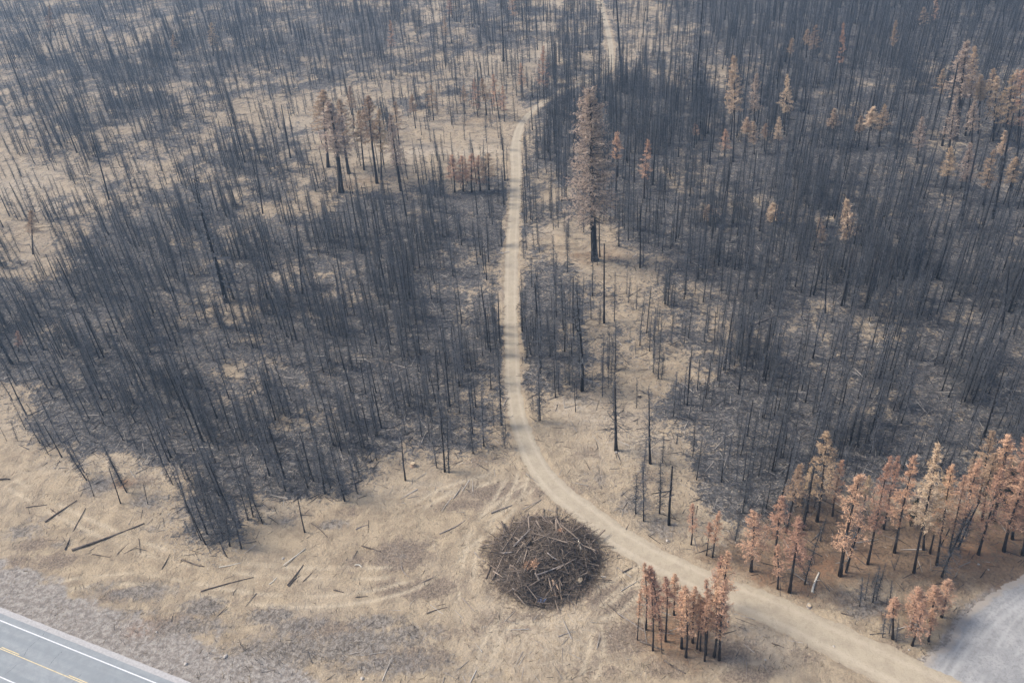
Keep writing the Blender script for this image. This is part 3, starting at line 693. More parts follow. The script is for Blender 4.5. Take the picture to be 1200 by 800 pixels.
# ------------------------------------------------------------------ scorched trees, one by one: base x, y, top x, y, kind, width, label
SCORCHED = [
 # grove at the lower right
 (984, 676, 1004, 555, 'orange', 1.25, 'broad salmon-crowned pine standing just right of the white fallen pole'),
 (925, 694, 937, 604, 'orange', 1.15, 'short salmon pine with a forked black trunk left of the white pole'),
 (911, 690, 915, 640, 'slim', 1.2, 'thin scorched stem touching the forked salmon pine on its left'),
 (909, 652, 914, 582, 'orange', 1.1, 'salmon-topped pine behind the forked pine, near the track bend'),
 (880, 669, 884, 596, 'orange', 1.25, 'salmon pine on a leaning dark trunk close to the dirt track'),
 (921, 625, 937, 545, 'brown', .9, 'thin-crowned tan pine between the salmon pine and the dark stand'),
 (946, 602, 950, 548, 'brown', .8, 'small brown-topped tree at the back of the grove beside a taller one'),
 (957, 612, 972, 508, 'brown', 1.05, 'tall dull brown pine rising at the back left of the grove'),
 (975, 606, 985, 541, 'orange', .85, 'narrow orange pine tucked behind the broad salmon-crowned pine'),
 (1016, 663, 1043, 540, 'orange', .85, 'tall pine with a charred tangle on its lower trunk'),
 (1035, 622, 1053, 538, 'orange', .8, 'orange-topped pine behind the pine with the charred tangle'),
 (1047, 650, 1070, 538, 'orange', .95, 'pine with a straight clean trunk in the middle of the grove'),
 (1070, 673, 1096, 522, 'tan', .85, 'tallest pale tan pine in the grove, its trunk bare almost to the top'),
 (1089, 650, 1107, 560, 'brown', .7, 'thin brown-topped pine behind the tallest pale pine'),
 (1081, 646, 1090, 555, 'greyish', .6, 'thin pine with a sooty grey crown behind the tallest pale pine'),
 (1097, 663, 1117, 547, 'orange', .9, 'salmon-orange pine right of the tallest pale pine'),
 (1112, 648, 1130, 556, 'orange', .7, 'slender pine between two bigger orange pines of the grove'),
 (1122, 634, 1150, 541, 'orange', 1.1, 'dense orange pine with a thick dark trunk set back in the grove'),
 (1146, 650, 1172, 550, 'orange', .95, 'orange pine above the reddish needle carpet near the gravel'),
 (1176, 646, 1196, 558, 'orange', 1.2, 'wide orange pine near the photo edge with a bent trunk'),
 (1198, 650, 1212, 560, 'orange', 1.1, 'orange pine cut by the right edge of the view above the gravel'),
 (1163, 610, 1186, 510, 'orange', 1.5, 'big pinkish crown behind the wide orange pine'),
 (1146, 590, 1164, 504, 'brown', .9, 'small brown-orange top behind the reddish needle carpet pines'),
 (1200, 600, 1205, 508, 'orange', 1.2, 'pinkish crown rising behind the edge of the grove'),
 (1186, 632, 1200, 535, 'orange', 1.0, 'orange pine squeezed behind the wide orange pine at the edge'),
 (1150, 612, 1166, 530, 'brown', 1.0, 'rusty brown pine filling the gap before the big pinkish crown'),
 (1100, 618, 1112, 555, 'brown', .8, 'rusty far-row pine behind the salmon-orange pine'),
 (1178, 600, 1184, 545, 'green', 1.3, 'dark green-black surviving conifer among the orange crowns'),
 (1066, 618, 1075, 585, 'green', .5, 'sooty black small conifer between the trunks of the grove'),
 (1131, 612, 1140, 545, 'brown', .8, 'faint brown crown far back in the right grove'),
 (1010, 600, 1018, 560, 'brown', .7, 'low brown crown between the broad salmon pine and the charred-tangle pine'),
 # beside the track
 (842, 732, 851, 643, 'orange', .95, 'tallest salmon pine of the clump in the track fork'),
 (838, 709, 842, 650, 'slim', 1.2, 'thin salmon tree behind the tallest pine of the track clump'),
 (835, 652, 843, 600, 'orange', .8, 'small salmon tree on the far side of the track'),
 (828, 650, 832, 612, 'slim', 1, 'thin salmon stem on the far side of the track beside a small salmon tree'),
 (810, 637, 815, 590, 'slim', 1.1, 'lone thin scorched stem at the far edge of the track'),
 (757, 735, 759, 659, 'slim', 1, 'dark stem with a sparse top at the left end of the track clump'),
 (747, 747, 750, 690, 'slim', .7, 'very thin stem standing outermost at the left of the track clump'),
 (774, 736, 768, 661, 'slim', 1.5, 'salmon tree with a doubled trunk leaning left in the track clump'),
 (765, 760, 767, 683, 'slim', .9, 'thin salmon stem in front of the doubled trunk'),
 (780, 749, 781, 674, 'slim', 1.1, 'thin salmon tree right of the doubled trunk'),
 (776, 764, 773, 722, 'slim', .6, 'short bare stem at the front left of the track clump'),
 (790, 718, 794, 668, 'slim', 1.2, 'salmon stem at the back of the track clump'),
 (799, 757, 805, 684, 'slim', 1.4, 'orange tree with dense needles in the middle of the track clump'),
 (804, 767, 809, 690, 'slim', 1.2, 'dark-stemmed orange tree at the front of the track clump'),
 (812, 750, 816, 681, 'slim', 1.2, 'orange tree in the thick of the track clump with a straight black stem'),
 (817, 757, 820, 694, 'slim', 1.0, 'sooty stem crowded among darker trunks of the track clump'),
 (821, 760, 824, 700, 'slim', .9, 'thin sooty stem beside the thickest trunks of the track clump'),
 (827, 765, 830, 681, 'slim', 1.2, 'tall salmon-topped stem right of the sooty trunks'),
 (826, 772, 832, 700, 'slim', .9, 'foremost charred stem of the track clump'),
 (837, 767, 847, 690, 'slim', 1.3, 'leaning stem with salmon top near the right end of the track clump'),
 (843, 771, 852, 674, 'slim', 1.2, 'tall leaning salmon stem at the right end of the track clump'),
 (768, 722, 763, 667, 'slim', 1.1, 'back stem of the left half of the track clump with pink top'),
 # clump by the gravel
 (1068, 738, 1077, 686, 'orange', 1.25, 'full salmon tree in the small clump beside the gravel pull-out'),
 (1069, 756, 1081, 705, 'orange', 1.0, 'short salmon tree with a leaning stem nearest the dirt track mouth'),
 (1088, 751, 1092, 712, 'slim', 1.3, 'small sooty stem at the gravel side of the clump'),
 (1103, 723, 1114, 681, 'orange', 1.2, 'salmon tree on the gravel edge of the small clump'),
 (1090, 730, 1096, 684, 'orange', 1.2, 'bright salmon crown in the middle of the clump by the gravel'),
 (1046, 749, 1051, 700, 'slim', 1.5, 'small salmon top over grey stems at the left of the gravel clump'),
 # big trees of the middle distance
 (385, 197, 380, 105, 'brown', 1.2, 'brown crowned pine with a thick leaning trunk, left of the brown clump'),
 (409, 204, 396, 118, 'brown', 1.2, 'brown pine on a thick black trunk in the left-hand brown clump'),
 (400, 226, 388, 120, 'greyish', 1.2, 'thick-trunked pine with pale brown crown at the front of the brown clump'),
 (442, 216, 432, 112, 'brown', .95, 'reddish brown pine in the middle of the brown clump'),
 (447, 212, 446, 128, 'brown', .7, 'thinner reddish pine close behind the middle of the brown clump'),
 (470, 225, 458, 135, 'greyish', .6, 'pine with a strong leaning black trunk at the right of the brown clump'),
 (427, 200, 420, 130, 'brown', .7, 'faint brown crown filling the middle of the brown clump'),
 (637, 116, 637, 55, 'orange', .8, 'lone salmon crown where the track fades uphill'),
 (613, 114, 610, 73, 'orange', .8, 'small salmon crown left of the lone one at the fading track'),
 (585, 138, 578, 86, 'orange', .85, 'orange-brown crown at the right of the upper middle clump'),
 (570, 134, 566, 90, 'brown', .95, 'darker brown crown in the centre of the upper middle clump'),
 (560, 136, 555, 92, 'orange', .7, 'orange crown at the left of the upper middle clump'),
 (591, 142, 590, 100, 'orange', .7, 'low orange crown at the foot of the upper middle clump'),
 (545, 132, 543, 98, 'brown', .8, 'faint tan crown set apart left of the upper middle clump'),
 (508, 140, 505, 98, 'brown', .8, 'pale pinkish crown on the pale opening left of the upper clump'),
 (487, 150, 483, 110, 'brown', .8, 'pinkish brown crown nearest the left brown clump'),
 (533, 226, 530, 181, 'orange', .8, 'leftmost low salmon crown above the dense stand by the track'),
 (543, 225, 541, 182, 'orange', .8, 'low salmon crown second from the left above the dense stand'),
 (553, 226, 551, 181, 'orange', .8, 'low salmon crown in the middle of the row by the track'),
 (563, 224, 561, 183, 'orange', .75, 'low salmon crown third along the row by the track'),
 (573, 222, 571, 180, 'brown', .8, 'dull salmon crown at the track end of the low row'),
 (458, 65, 458, 22, 'orange', .8, 'small salmon crown high on the upper left slope beside a pale gap'),
 (527, 30, 526, -8, 'orange', .8, 'pinkish crown at the top edge near the pale upper gap'),
 (602, 28, 600, -10, 'orange', .8, 'pinkish crown at the top edge right of the tall black snag'),
 (40, 300, 37, 246, 'brown', .9, 'small salmon-brown crown on the bare patch by the left edge'),
 (22, 412, 20, 386, 'orange', .7, 'short pinkish sapling in the left edge stand'),
 (250, 66, 247, 26, 'brown', .9, 'reddish brown crown on the upper left slope'),
 (208, 72, 203, 40, 'brown', .7, 'small faint brown crown left of the reddish one on the upper slope'),
 (60, 50, 57, 5, 'brown', .8, 'brownish crown near the top left corner'),
 # right-hand stand
 (859, 188, 863, 63, 'tan', .75, 'tall pale orange pointed pine rising from the right-hand stand'),
 (884, 165, 886, 85, 'greyish', .7, 'ghostly grey-needled pine beside the tall pointed orange one'),
 (919, 158, 922, 87, 'tan', .75, 'bright tan pointed pine right of the ghostly grey one'),
 (981, 128, 989, 27, 'slim', .55, 'very tall thin trunk with a small tan tuft at its tip'),
 (873, 178, 877, 137, 'tan', .95, 'short bright tan crown below the tall pointed orange pine'),
 (884, 180, 884, 141, 'tan', .8, 'small tan crown just right of the short bright one'),
 (849, 182, 851, 150, 'orange', .9, 'low salmon crown left of the tall pointed orange pine'),
 (896, 176, 898, 143, 'brown', .7, 'small brown crown between tan crowns of the right-hand stand'),
 (912, 178, 914, 136, 'tan', .75, 'narrow tan crown under the bright pointed pine'),
 (975, 170, 979, 127, 'tan', 1.0, 'grey-tan rounded crown in the middle of the right-hand stand'),
 (1016, 176, 1022, 125, 'tan', 1.1, 'broad tan crown on the slope right of the grey-tan one'),
 (1030, 172, 1036, 122, 'brown', .9, 'brownish top at the right of the broad tan crown'),
 (1006, 172, 1010, 135, 'tan', .8, 'pale small crown left of the broad tan crown'),
 (992, 282, 994, 234, 'bushy', .85, 'bushy yellow-tan young pine alone in the black stand'),
 (832, 258, 833, 240, 'bushy', 1.2, 'tiny orange sapling above the right-hand opening'),
 (722, 222, 724, 153, 'slim', 1.3, 'thin black tree with a small orange tip right of the giant pine'),
 (755, 232, 756, 163, 'slim', 1.2, 'thin black tree with a faint orange tip further right of the giant pine'),
 (816, 168, 817, 142, 'slim', 1.2, 'thin stem with a pale tuft at the left of the right-hand stand'),
 (952, 70, 956, 28, 'brown', .9, 'brown crown in the upper part of the right-hand stand'),
 (945, 66, 947, 32, 'brown', .8, 'faint brown crown left of its twin in the upper right stand'),
 (1096, 34, 1097, -4, 'orange', .7, 'small bright orange crown at the top edge of the right stand'),
 (1084, 40, 1083, 8, 'brown', .8, 'faint orange-brown crown near the top edge of the right stand'),
 (1043, 80, 1050, 24, 'brown', .6, 'grey-brown pointed crown at the upper right'),
 (1119, 165, 1134, 47, 'greyish', 1.1, 'tall pale tan-grey pine with a broad crown at the upper right'),
 (1131, 160, 1144, 55, 'tan', .85, 'pale tan pine close beside the broad-crowned upper right pine'),
 (1146, 158, 1152, 88, 'tan', .95, 'tan-orange pine right of the pale pair in the upper right'),
 (1164, 165, 1170, 88, 'tan', 1.0, 'light orange pine in the middle of the upper right clump'),
 (1178, 170, 1186, 84, 'brown', 1.0, 'orange-brown pine at the right of the upper right clump'),
 (1193, 172, 1199, 78, 'orange', .9, 'orange pine at the right edge of the upper right clump'),
 (1138, 180, 1143, 115, 'greyish', .7, 'grey thin-crowned pine in front of the upper right clump'),
 (1112, 185, 1120, 112, 'greyish', .7, 'sparse grey crown just below the pale pair in the upper right'),
 (1107, 235, 1114, 170, 'brown', .9, 'dull brown crown below the sparse grey crown in the upper right'),
 (1130, 232, 1139, 165, 'greyish', .7, 'faint grey-brown crown left of the longest leaning pole'),
 (1153, 238, 1164, 172, 'brown', .8, 'dull brown crown over the foot of the longest leaning pole'),
 (1182, 240, 1193, 180, 'brown', .9, 'dull rusty crown at the right edge, mid height'),
 (1100, 130, 1106, 82, 'brown', .8, 'brown crown just left of the broad-crowned upper right pine'),
 (1075, 190, 1081, 135, 'greyish', .7, 'grey sparse crown right of the leaning pole below the tan crown'),
 (1158, 130, 1164, 80, 'brown', .9, 'rusty crown behind the light orange pine in the upper right'),
 (1186, 128, 1192, 82, 'orange', .9, 'rusty crown behind the orange pines at the right edge'),
 (1172, 205, 1180, 150, 'tan', .8, 'pale tan crown in front of the orange-brown pine'),
 (925, 76, 929, 42, 'brown', .8, 'dull crown farther left than the brown twins up high'),
 (906, 258, 907, 238, 'bushy', 1.2, 'tiny tan sapling beside the right-hand opening'),
 (468, 170, 463, 118, 'brown', .8, 'faint rusty crown right behind the leaning black trunk of the clump'),
 (415, 150, 410, 100, 'brown', .8, 'faint rusty crown behind the left-hand brown clump'),
 (522, 55, 521, 18, 'brown', .8, 'pinkish small crown under the top edge gap'),
 (962, 285, 962, 254, 'bushy', .6, 'low dull tan bush in the dark stand left of the yellow-tan pine'),
]
for n_, (bx, by, tx, ty, kind, wd, lab) in enumerate(SCORCHED):
    b = G(bx, by); z, lx, ly = solve_top(b, tx, ty)
    pts_ = sc_parts(kind, n_)
    wscale = wd * min(1.6, max(.75, (pts_['h'] / z) ** .6)) * (1.2 if by > 500 else (2.0 if (370 < bx < 480 and by > 180) else (2.3 if (525 < bx < 580 and 218 < by < 230) else 1.6)))
    place_tree('scorched_pine', pts_, b, z, rng.random() * 6.28, (lx, ly), wscale, lab, 'scorched pines among the burnt stands')

# the giant pine in the middle
def giant():
    r = np.random.default_rng(9); b = G(697, 306); h, lx, ly = solve_top(b, 688, 107)
    tm, pts, tb = trunk_mesh('giant_trunk', h, .78, M_CHAR, r, 14, 16, .5)
    cr = MB(); tw = MB()
    for i in range(230):
        f = .24 + .755 * ((i + r.random()) / 230); g = (f - .24) / .76
        prof = [.80, .95, 1.0, .92, .82, .74, .70, .60, .50, .22][min(9, int(g * 10))]
        L = 6.2 * prof * (.65 + .5 * r.random()); az = i * 2.4 + r.normal(0, .6)
        el = -.32 + .75 * g + r.normal(0, .12)
        b0 = curve_at(pts, f * h); mid = b0 + rnd_dir(az, el) * L * .5; tip = mid + rnd_dir(az + r.normal(0, .25), el + .25) * L * .5
        tube(tw, [b0, mid, tip], [.075 + .01 * L, .06, .02], 4, a=r.random() * .6, cap=False)
        for s_ in range(7):
            t = .25 + .7 * r.random(); o = b0 + (mid - b0) * t * 2 if t < .5 else mid + (tip - mid) * (t - .5) * 2
            tube(tw, [o, o + rnd_dir(az + r.choice([-1, 1]) * .8, el + r.normal(0, .4)) * L * .22], [.03, .01], 3, a=r.random(), cap=False)
        dens = 25 if g > .12 else 9
        if r.random() < .1: continue
        for s_ in range(int(dens * (.4 + L / 6))):
            t = .2 + .85 * r.random(); o = b0 + (mid - b0) * t * 2 if t < .5 else mid + (tip - mid) * (t - .5) * 2
            tuft(cr, o + r.normal(0, .42, 3) * [1, 1, .6], .36, r, 7, rnd_dir(az, el), a=np.clip(.15 + .55 * r.random() + .3 * (math.cos(az) < -.2), 0, 1))  # left-hand tufts tinted lighter: the sunlit side is painted into the needle colour
    for i in range(26):
        f = .1 + .22 * r.random(); az = r.random() * 6.28; L = 1 + 3.5 * r.random(); b0 = curve_at(pts, f * h)
        tube(tw, [b0, b0 + rnd_dir(az, -.1) * L * .6, b0 + rnd_dir(az, -.3) * L], [.06, .04, .015], 4, a=r.random() * .5, cap=False)
    place_tree('giant_pine', {'trunk': tm, 'crown': cr.mesh('giant_crown', [M_NEEDLE_GREY]), 'branches': tw.mesh('giant_branches', [M_TWIG]), 'h': h},
               b, h, 0, (lx, ly), 1, 'giant pine with a shaggy grey-brown crown towering right of the dirt track')
giant()

# tall burnt snags, one by one: base, top, trunk width factor, variant, label
TALL = [
 (266, 356, 230, 205, 2.6, 1, 'massive leaning black snag standing alone in the left-hand stand'),
 (682, 458, 683, 335, 2.0, 4, 'thick charred snag with a swollen foot right of the track'),
 (722, 527, 720, 425, 1.5, 9, 'charred tree with spreading bare branches, white ash round its foot'),
 (762, 542, 759, 450, 1.2, 9, 'slender branchy burnt tree right of the one with white ash'),
 (590, 71, 588, -12, 1.8, 9, 'tall branchy black snag over the pale opening at the top'),
 (729, 92, 720, -10, 1.7, 3, 'tall leaning black snag right of the far track'),
 (702, 98, 703, -10, 1.4, 1, 'tall black snag left of the far track'),
 (784, 614, 786, 545, 1.3, 3, 'straight black pole tree beside the lower track, tallest of its group'),
 (773, 600, 775, 536, 1.0, 0, 'thin black pole close behind the tallest pole beside the lower track'),
 (745, 601, 746, 555, 1.0, 2, 'short black pole left of the tallest pole beside the lower track'),
 (708, 378, 708, 285, 1.0, 7, 'narrow black pole below and right of the giant pine'),
 (750, 315, 751, 240, .9, 3, 'narrow black pole right of the foot of the giant pine'),
 (703, 302, 702, 250, 1.0, 7, 'thin black stem hard against the foot of the giant pine'),
 (815, 128, 823, -15, 1.6, 9, 'huge dark snag with grey branches near the top centre right'),
 (821, 120, 822, 10, 1.0, 1, 'thinner dark snag just right of the huge grey-branched one'),
 (1104, 171, 1122, 72, 1.3, 3, 'dark leaning trunk left of the pale pair in the upper right'),
 (1122, 162, 1130, 100, 1.1, 3, 'dark trunk seen under the pale pair in the upper right'),
 (1050, 186, 1062, 100, 1.1, 7, 'leaning black pole in the right-hand stand below the broad tan crown'),
 (1127, 257, 1150, 150, 1.2, 7, 'long leaning black pole right of centre in the upper right'),
 (1164, 254, 1190, 130, 1.4, 3, 'longest leaning black pole under the upper right clump'),
 (1186, 222, 1199, 140, 1.1, 7, 'leaning black pole near the right edge below the orange pines'),
 (1172, 60, 1178, 0, 1.8, 9, 'dark branching snag at the top right corner'),
 (1146, 26, 1144, -22, 1.6, 3, 'thick dark snag at the top edge, right side'),
 (943, 130, 946, 75, 1.0, 3, 'black pole between the tall tufted trunk and the bright tan pine'),
 (1001, 138, 1012, 78, 1.0, 7, 'black pole in the right-hand stand right of the tall tufted trunk'),
 (1016, 300, 1020, 225, 1.0, 1, 'black pole right of the yellow-tan young pine'),
 (967, 368, 968, 300, 1.1, 3, 'black pole in the heart of the right-hand stand over a pale patch'),
 (1048, 366, 1052, 290, 1.2, 7, 'dark pole in the heart of the right-hand stand'),
 (1172, 400, 1184, 310, 1.2, 3, 'dark pole near the right edge in the heart of the stand'),
 (128, 234, 106, 150, 1.2, 3, 'leaning black pole on the pale slope at the upper left'),
 (90, 178, 66, 120, 1.1, 7, 'leaning black pole near the upper left, beside the pale slope'),
 (28, 111, 5, 50, 1.2, 3, 'leaning black pole by the left edge near the top'),
 (341, 187, 330, 125, 1.1, 7, 'black pole beside the pale lane of the upper left slope'),
 (308, 250, 298, 175, 1.1, 3, 'black pole in the sparse part of the upper left slope'),
 (242, 268, 226, 190, 1.2, 3, 'black pole standing above the massive leaning snag'),
 (221, 345, 205, 270, 1.2, 1, 'dark pole left of the massive leaning snag'),
 (355, 345, 346, 262, 1.1, 3, 'dark pole right of the massive leaning snag'),
 (308, 366, 297, 290, 1.1, 1, 'dark pole just right of the foot of the massive leaning snag'),
 (646, 256, 645, 192, 1.0, 3, 'black pole just right of the straight part of the track, upper'),
 (633, 438, 630, 372, 1.0, 0, 'black pole right of the track, halfway down'),
 (622, 415, 613, 350, 1.1, 1, 'leaning black pole hugging the right verge of the track'),
 (588, 498, 583, 405, 1.2, 0, 'black pole hugging the left verge of the track'),
 (554, 508, 548, 435, 1.1, 1, 'black pole near the front right of the left-hand stand'),
 (521, 551, 517, 490, 1.1, 3, 'paired black pole at the front corner of the left-hand stand by the clearing'),
 (526, 552, 523, 480, .9, 0, 'slimmer twin of the pole at the front corner of the left-hand stand'),
 (475, 562, 470, 515, .9, 7, 'short black pole at the notch in the front edge of the left-hand stand'),
 (404, 587, 385, 515, 1.2, 1, 'black tree leading the front of the left-hand stand'),
 (381, 578, 367, 500, 1.2, 2, 'black tree just behind the front leader of the left-hand stand'),
 (357, 623, 348, 582, .9, 3, 'lone outlying black stem on the clearing in front of the stand'),
 (222, 602, 203, 543, 1.1, 1, 'dark pole leading the foremost left-hand clump on its left'),
 (230, 615, 220, 570, .8, 0, 'thin pole just below the dark leading pole of the foremost clump'),
 (243, 597, 228, 540, .9, 2, 'burnt pole behind the dark leading pole of the foremost clump'),
 (262, 634, 251, 580, .9, 5, 'twiggy pole low in the foremost left-hand clump'),
 (270, 641, 262, 584, .9, 2, 'pole among the lowest stems of the foremost left-hand clump'),
 (283, 643, 269, 580, 1.0, 0, 'lowest pole of all, at the foot of the foremost left-hand clump'),
 (291, 610, 276, 552, 1.0, 1, 'straight dark pole on the right side of the foremost clump'),
 (297, 606, 284, 548, .9, 2, 'rightmost pole of the foremost left-hand clump'),
 (111, 583, 102, 556, .8, 7, 'small outlying burnt stem on the grey patch at the left'),
 (142, 591, 129, 549, .8, 3, 'outlying burnt stem beside the orange soil patch'),
 (174, 592, 168, 566, .8, 7, 'short outlying stem right of the orange soil patch'),
 (8, 517, 0, 500, .8, 3, 'small burnt stem at the left edge of the clearing'),
 (21, 517, 12, 492, .8, 0, 'burnt stem with a dark foot near the left edge of the clearing'),
 (1007, 711, 1011, 676, .9, 2, 'leftmost of the thin sooty stems by the track mouth'),
 (1022, 707, 1030, 665, 1.0, 2, 'darkest of the thin sooty stems by the track mouth'),
 (1026, 705, 1036, 660, .7, 4, 'thin sooty stem leaning just right of the darkest one'),
 (1042, 707, 1045, 680, .8, 0, 'rightmost of the thin sooty stems behind the salmon tops'),
 (1013, 704, 1018, 672, .6, 2, 'thin grey stem between the leftmost and darkest sooty stems'),
 (1034, 747, 1038, 716, .8, 2, 'small bare stem at the lower left of the gravel clump'),
 (1042, 742, 1049, 706, .8, 5, 'small bare stem with grey twigs in the gravel clump'),
 (1050, 752, 1053, 724, .7, 2, 'short bare stem at the foot of the gravel clump'),
 (1077, 740, 1080, 712, .7, 4, 'thin bare stem in the middle of the gravel clump'),
]
for n_, (bx, by, tx, ty, wd, v, lab) in enumerate(TALL):
    b = G(bx, by); z, lx, ly = solve_top(b, tx, ty)
    s_ = 14.0 / z
    place_tree('burnt_tree', burnt_parts(v), b, z, rng.random() * 6.28, (lx, ly), max(.5, wd * min(1.25, s_ ** .5)), lab, 'burnt bare trees')

# ------------------------------------------------------------------ the burnt stands
Nc = 420000
cx = rng.uniform(-420, 420, Nc); cy = rng.uniform(70, 640, Nc)
ppx, ppy = P(cx, cy)
inn = (ppx > -110) & (ppx < 1310) & (ppy > -75) & (ppy < 700)
cx, cy, ppx, ppy = cx[inn], cy[inn], ppx[inn], ppy[inn]
Dv = dmap(cx, cy)
clump = fbm(cx, cy, 7, 4, 91); clump2 = fbm(cx, cy, 22, 2, 95)
dens = .245 * (Dv / 9.0) ** 1.5 * (sstep(.30, .62, clump) * 1.0 + .42) * (.6 + .8 * clump2)
dens[Dv < 1.3] *= .25; dens[Dv < .7] = 0; dens[np.hypot(cx - PILE_C[0], cy - PILE_C[1]) < 16] = 0
dens *= (line_dist(cx, cy, TRc) > np.where(cy > 240, 1.6, .7))
dens *= (1 - .93 * np.clip(spots(cx, cy, [s_ for s_ in PALE if s_[4] >= .5]), 0, 1))
dens *= (1 - .75 * np.clip(spots(cx, cy, [s_ for s_ in LITTER if s_[1] > 560]), 0, 1))
area = 840 * 570 / Nc
dens *= .56 + .44 * sstep(0, 260, ppy)
for t_ in SCORCHED:                 # openings in front of the scorched crowns that show in the photograph
    if t_[1] < 320:
        c_ = G(t_[0], t_[1]); u_ = -c_ / np.linalg.norm(c_); al = (cx - c_[0]) * u_[0] + (cy - c_[1]) * u_[1]; ac = np.abs((cx - c_[0]) * u_[1] - (cy - c_[1]) * u_[0])
        dens[(al > -2) & (al < 14) & (ac < 2.6)] *= .4
c_ = G(697, 306); dens[(np.hypot((cx - c_[0]) / 1.5, cy - c_[1] + 8) < 15)] *= .2
keep = rng.random(len(cx)) < dens * area
cx, cy, ppx, ppy, Dv = cx[keep], cy[keep], ppx[keep], ppy[keep], Dv[keep]
nT = len(cx)
hts = np.clip(rng.normal(8.1, 2.5, nT) * np.where(cx > 5, 1.15, 1.0), 3.2, 17) * (.85 + .3 * fbm(cx, cy, 30, 2, 97)); 
edge_small = rng.random(nT) < .15; hts[edge_small] *= .55
vari = rng.choice(9, nT, p=[.13, .13, .13, .09, .12, .12, .12, .05, .11])
wid = rng.uniform(.75, 1.25, nT); rot = rng.uniform(0, 6.283, nT); tiltx = rng.normal(0, .02, nT); tilty = rng.normal(0, .02, nT)
tz = gz_at(cx, cy)
print('burnt trees in the stands:', nT)
depth = np.stack([cx, cy, tz - CAM_H], -1) @ FW
show = hts * FPX / depth
vis = (ppx > 8) & (ppx < 1192) & (ppy > 20) & (ppy < 790)
score = np.where(vis, show, -1)
order = np.argsort(-score)
NIND = 300 - len(TALL)
ind = order[:NIND]; rest = order[NIND:]
LM = [(638, 640, 'the slash pile'), (722, 520, 'the ash-ringed tree'), (784, 610, 'the lower track poles'), (600, 500, 'the track bend'), (404, 580, 'the front leader tree'), (484, 542, 'the pale stump'),
      (265, 600, 'the foremost left clump'), (145, 570, 'the orange soil patch'), (60, 600, 'the small fallen logs'), (30, 500, 'the left clearing edge'), (266, 356, 'the massive snag'), (682, 457, 'the swollen-footed snag'),
      (957, 612, 'the dull brown pine'), (880, 669, 'the trackside salmon pine'), (1070, 620, 'the orange grove'), (1160, 560, 'the pinkish crown'), (521, 551, 'the twin corner poles'), (815, 590, 'the lone track-edge stem'),
      (1022, 700, 'the sooty stems'), (1080, 740, 'the gravel clump'), (330, 520, 'the left stand middle'), (180, 500, 'the left stand flank'), (450, 480, 'the left stand'),
      (880, 500, 'the right stand front'), (980, 480, 'the right stand gap'), (640, 400, 'the straight track'), (1110, 430, 'the right stand heart'), (1010, 520, 'the grove back rows'), (840, 430, 'the ragged right stand edge'), (1180, 440, 'the right picture edge stand'), (1050, 470, 'the upper grove backdrop'), (700, 420, 'the pale lane'), (100, 440, 'the dark left corner stand')]
seen_ = {}
for q in ind:
    x_, y_ = ppx[q], ppy[q]
    lm = min(LM, key=lambda L_: (L_[0] - x_) ** 2 + (1.6 * (L_[1] - y_)) ** 2)
    dx, dy = x_ - lm[0], (y_ - lm[1]) * 1.6
    rel = ('right of' if dx > 0 else 'left of') if abs(dx) > abs(dy) else ('in front of' if dy > 0 else 'behind')
    if lm[2].startswith(('the left stand', 'the right stand', 'the dark')): rel = {'behind': 'at the back of', 'in front of': 'at the front of', 'left of': 'left in', 'right of': 'right in'}[rel]
    size = 'tall' if hts[q] > 12.5 else ('short' if hts[q] < 9.5 else 'mid-sized')
    look = {3: 'bare black', 7: 'bare black', 5: 'twiggy charred', 2: 'twiggy charred'}.get(int(vari[q]), 'thin burnt')
    seen_.setdefault((size, look, rel, lm[2]), []).append(q)
ORD = ['leftmost'] + [w_ + ' from left' for w_ in 'second third fourth fifth sixth seventh eighth ninth tenth eleventh twelfth thirteenth fourteenth fifteenth sixteenth seventeenth eighteenth nineteenth twentieth'.split()]
for (size, look, rel, lmn), qs in seen_.items():
    qs.sort(key=lambda q: ppx[q])
    for k_, q in enumerate(qs):
        lab = f'{size} {look} tree {rel} {lmn}' + ('' if len(qs) == 1 else (', ' + (ORD[k_] if k_ < 20 and k_ < len(qs) - 1 else 'rightmost')))
        place_tree('burnt_tree', burnt_parts(int(vari[q])), (cx[q], cy[q]), float(hts[q]), float(rot[q]), (float(tiltx[q] * hts[q]), float(tilty[q] * hts[q])), float(wid[q]), lab, 'burnt bare trees')

# the rest of the burnt stand: one object, copies of the nine burnt tree forms on points
vc_ = bpy.data.collections.new('burnt_tree_forms')
for i, (tm, bm_, h, tb, mb) in enumerate(VAR[:9]):
    V = np.concatenate(tb.v + mb.v); nt_ = tb.n
    Ft = np.concatenate(tb.f); Fb = np.concatenate(mb.f) + nt_
    F = np.concatenate([Ft, Fb]); mi = np.r_[np.zeros(len(Ft)), np.ones(len(Fb))]
    me = new_mesh('burnt_tree_form', V, F, [M_CHAR, M_TWIG], mi, attrs={'tint': np.concatenate(tb.a + mb.a)})
    o = bpy.data.objects.new('form_%d' % i, me); vc_.objects.link(o)
pm = bpy.data.meshes.new('burnt_forest'); pm.vertices.add(len(rest))
pm.vertices.foreach_set('co', np.c_[cx, cy, tz][rest].astype(np.float32).ravel())
def pattr(name, typ, arr, key='value'):
    a = pm.attributes.new(name, typ, 'POINT'); a.data.foreach_set(key, np.ascontiguousarray(arr).ravel())
pattr('form', 'INT', vari[rest].astype(np.int32))
pattr('turn', 'FLOAT_VECTOR', np.c_[tiltx, tilty, rot][rest].astype(np.float32), 'vector')
sz = (hts / 14.0)
pattr('size', 'FLOAT_VECTOR', np.c_[sz * wid, sz * wid, sz][rest].astype(np.float32), 'vector')
forest = link('burnt_forest', pm, kind='stuff', label='dense mass of burnt bare trees farther back in the stands')
ng = bpy.data.node_groups.new('spread_trees', 'GeometryNodeTree')
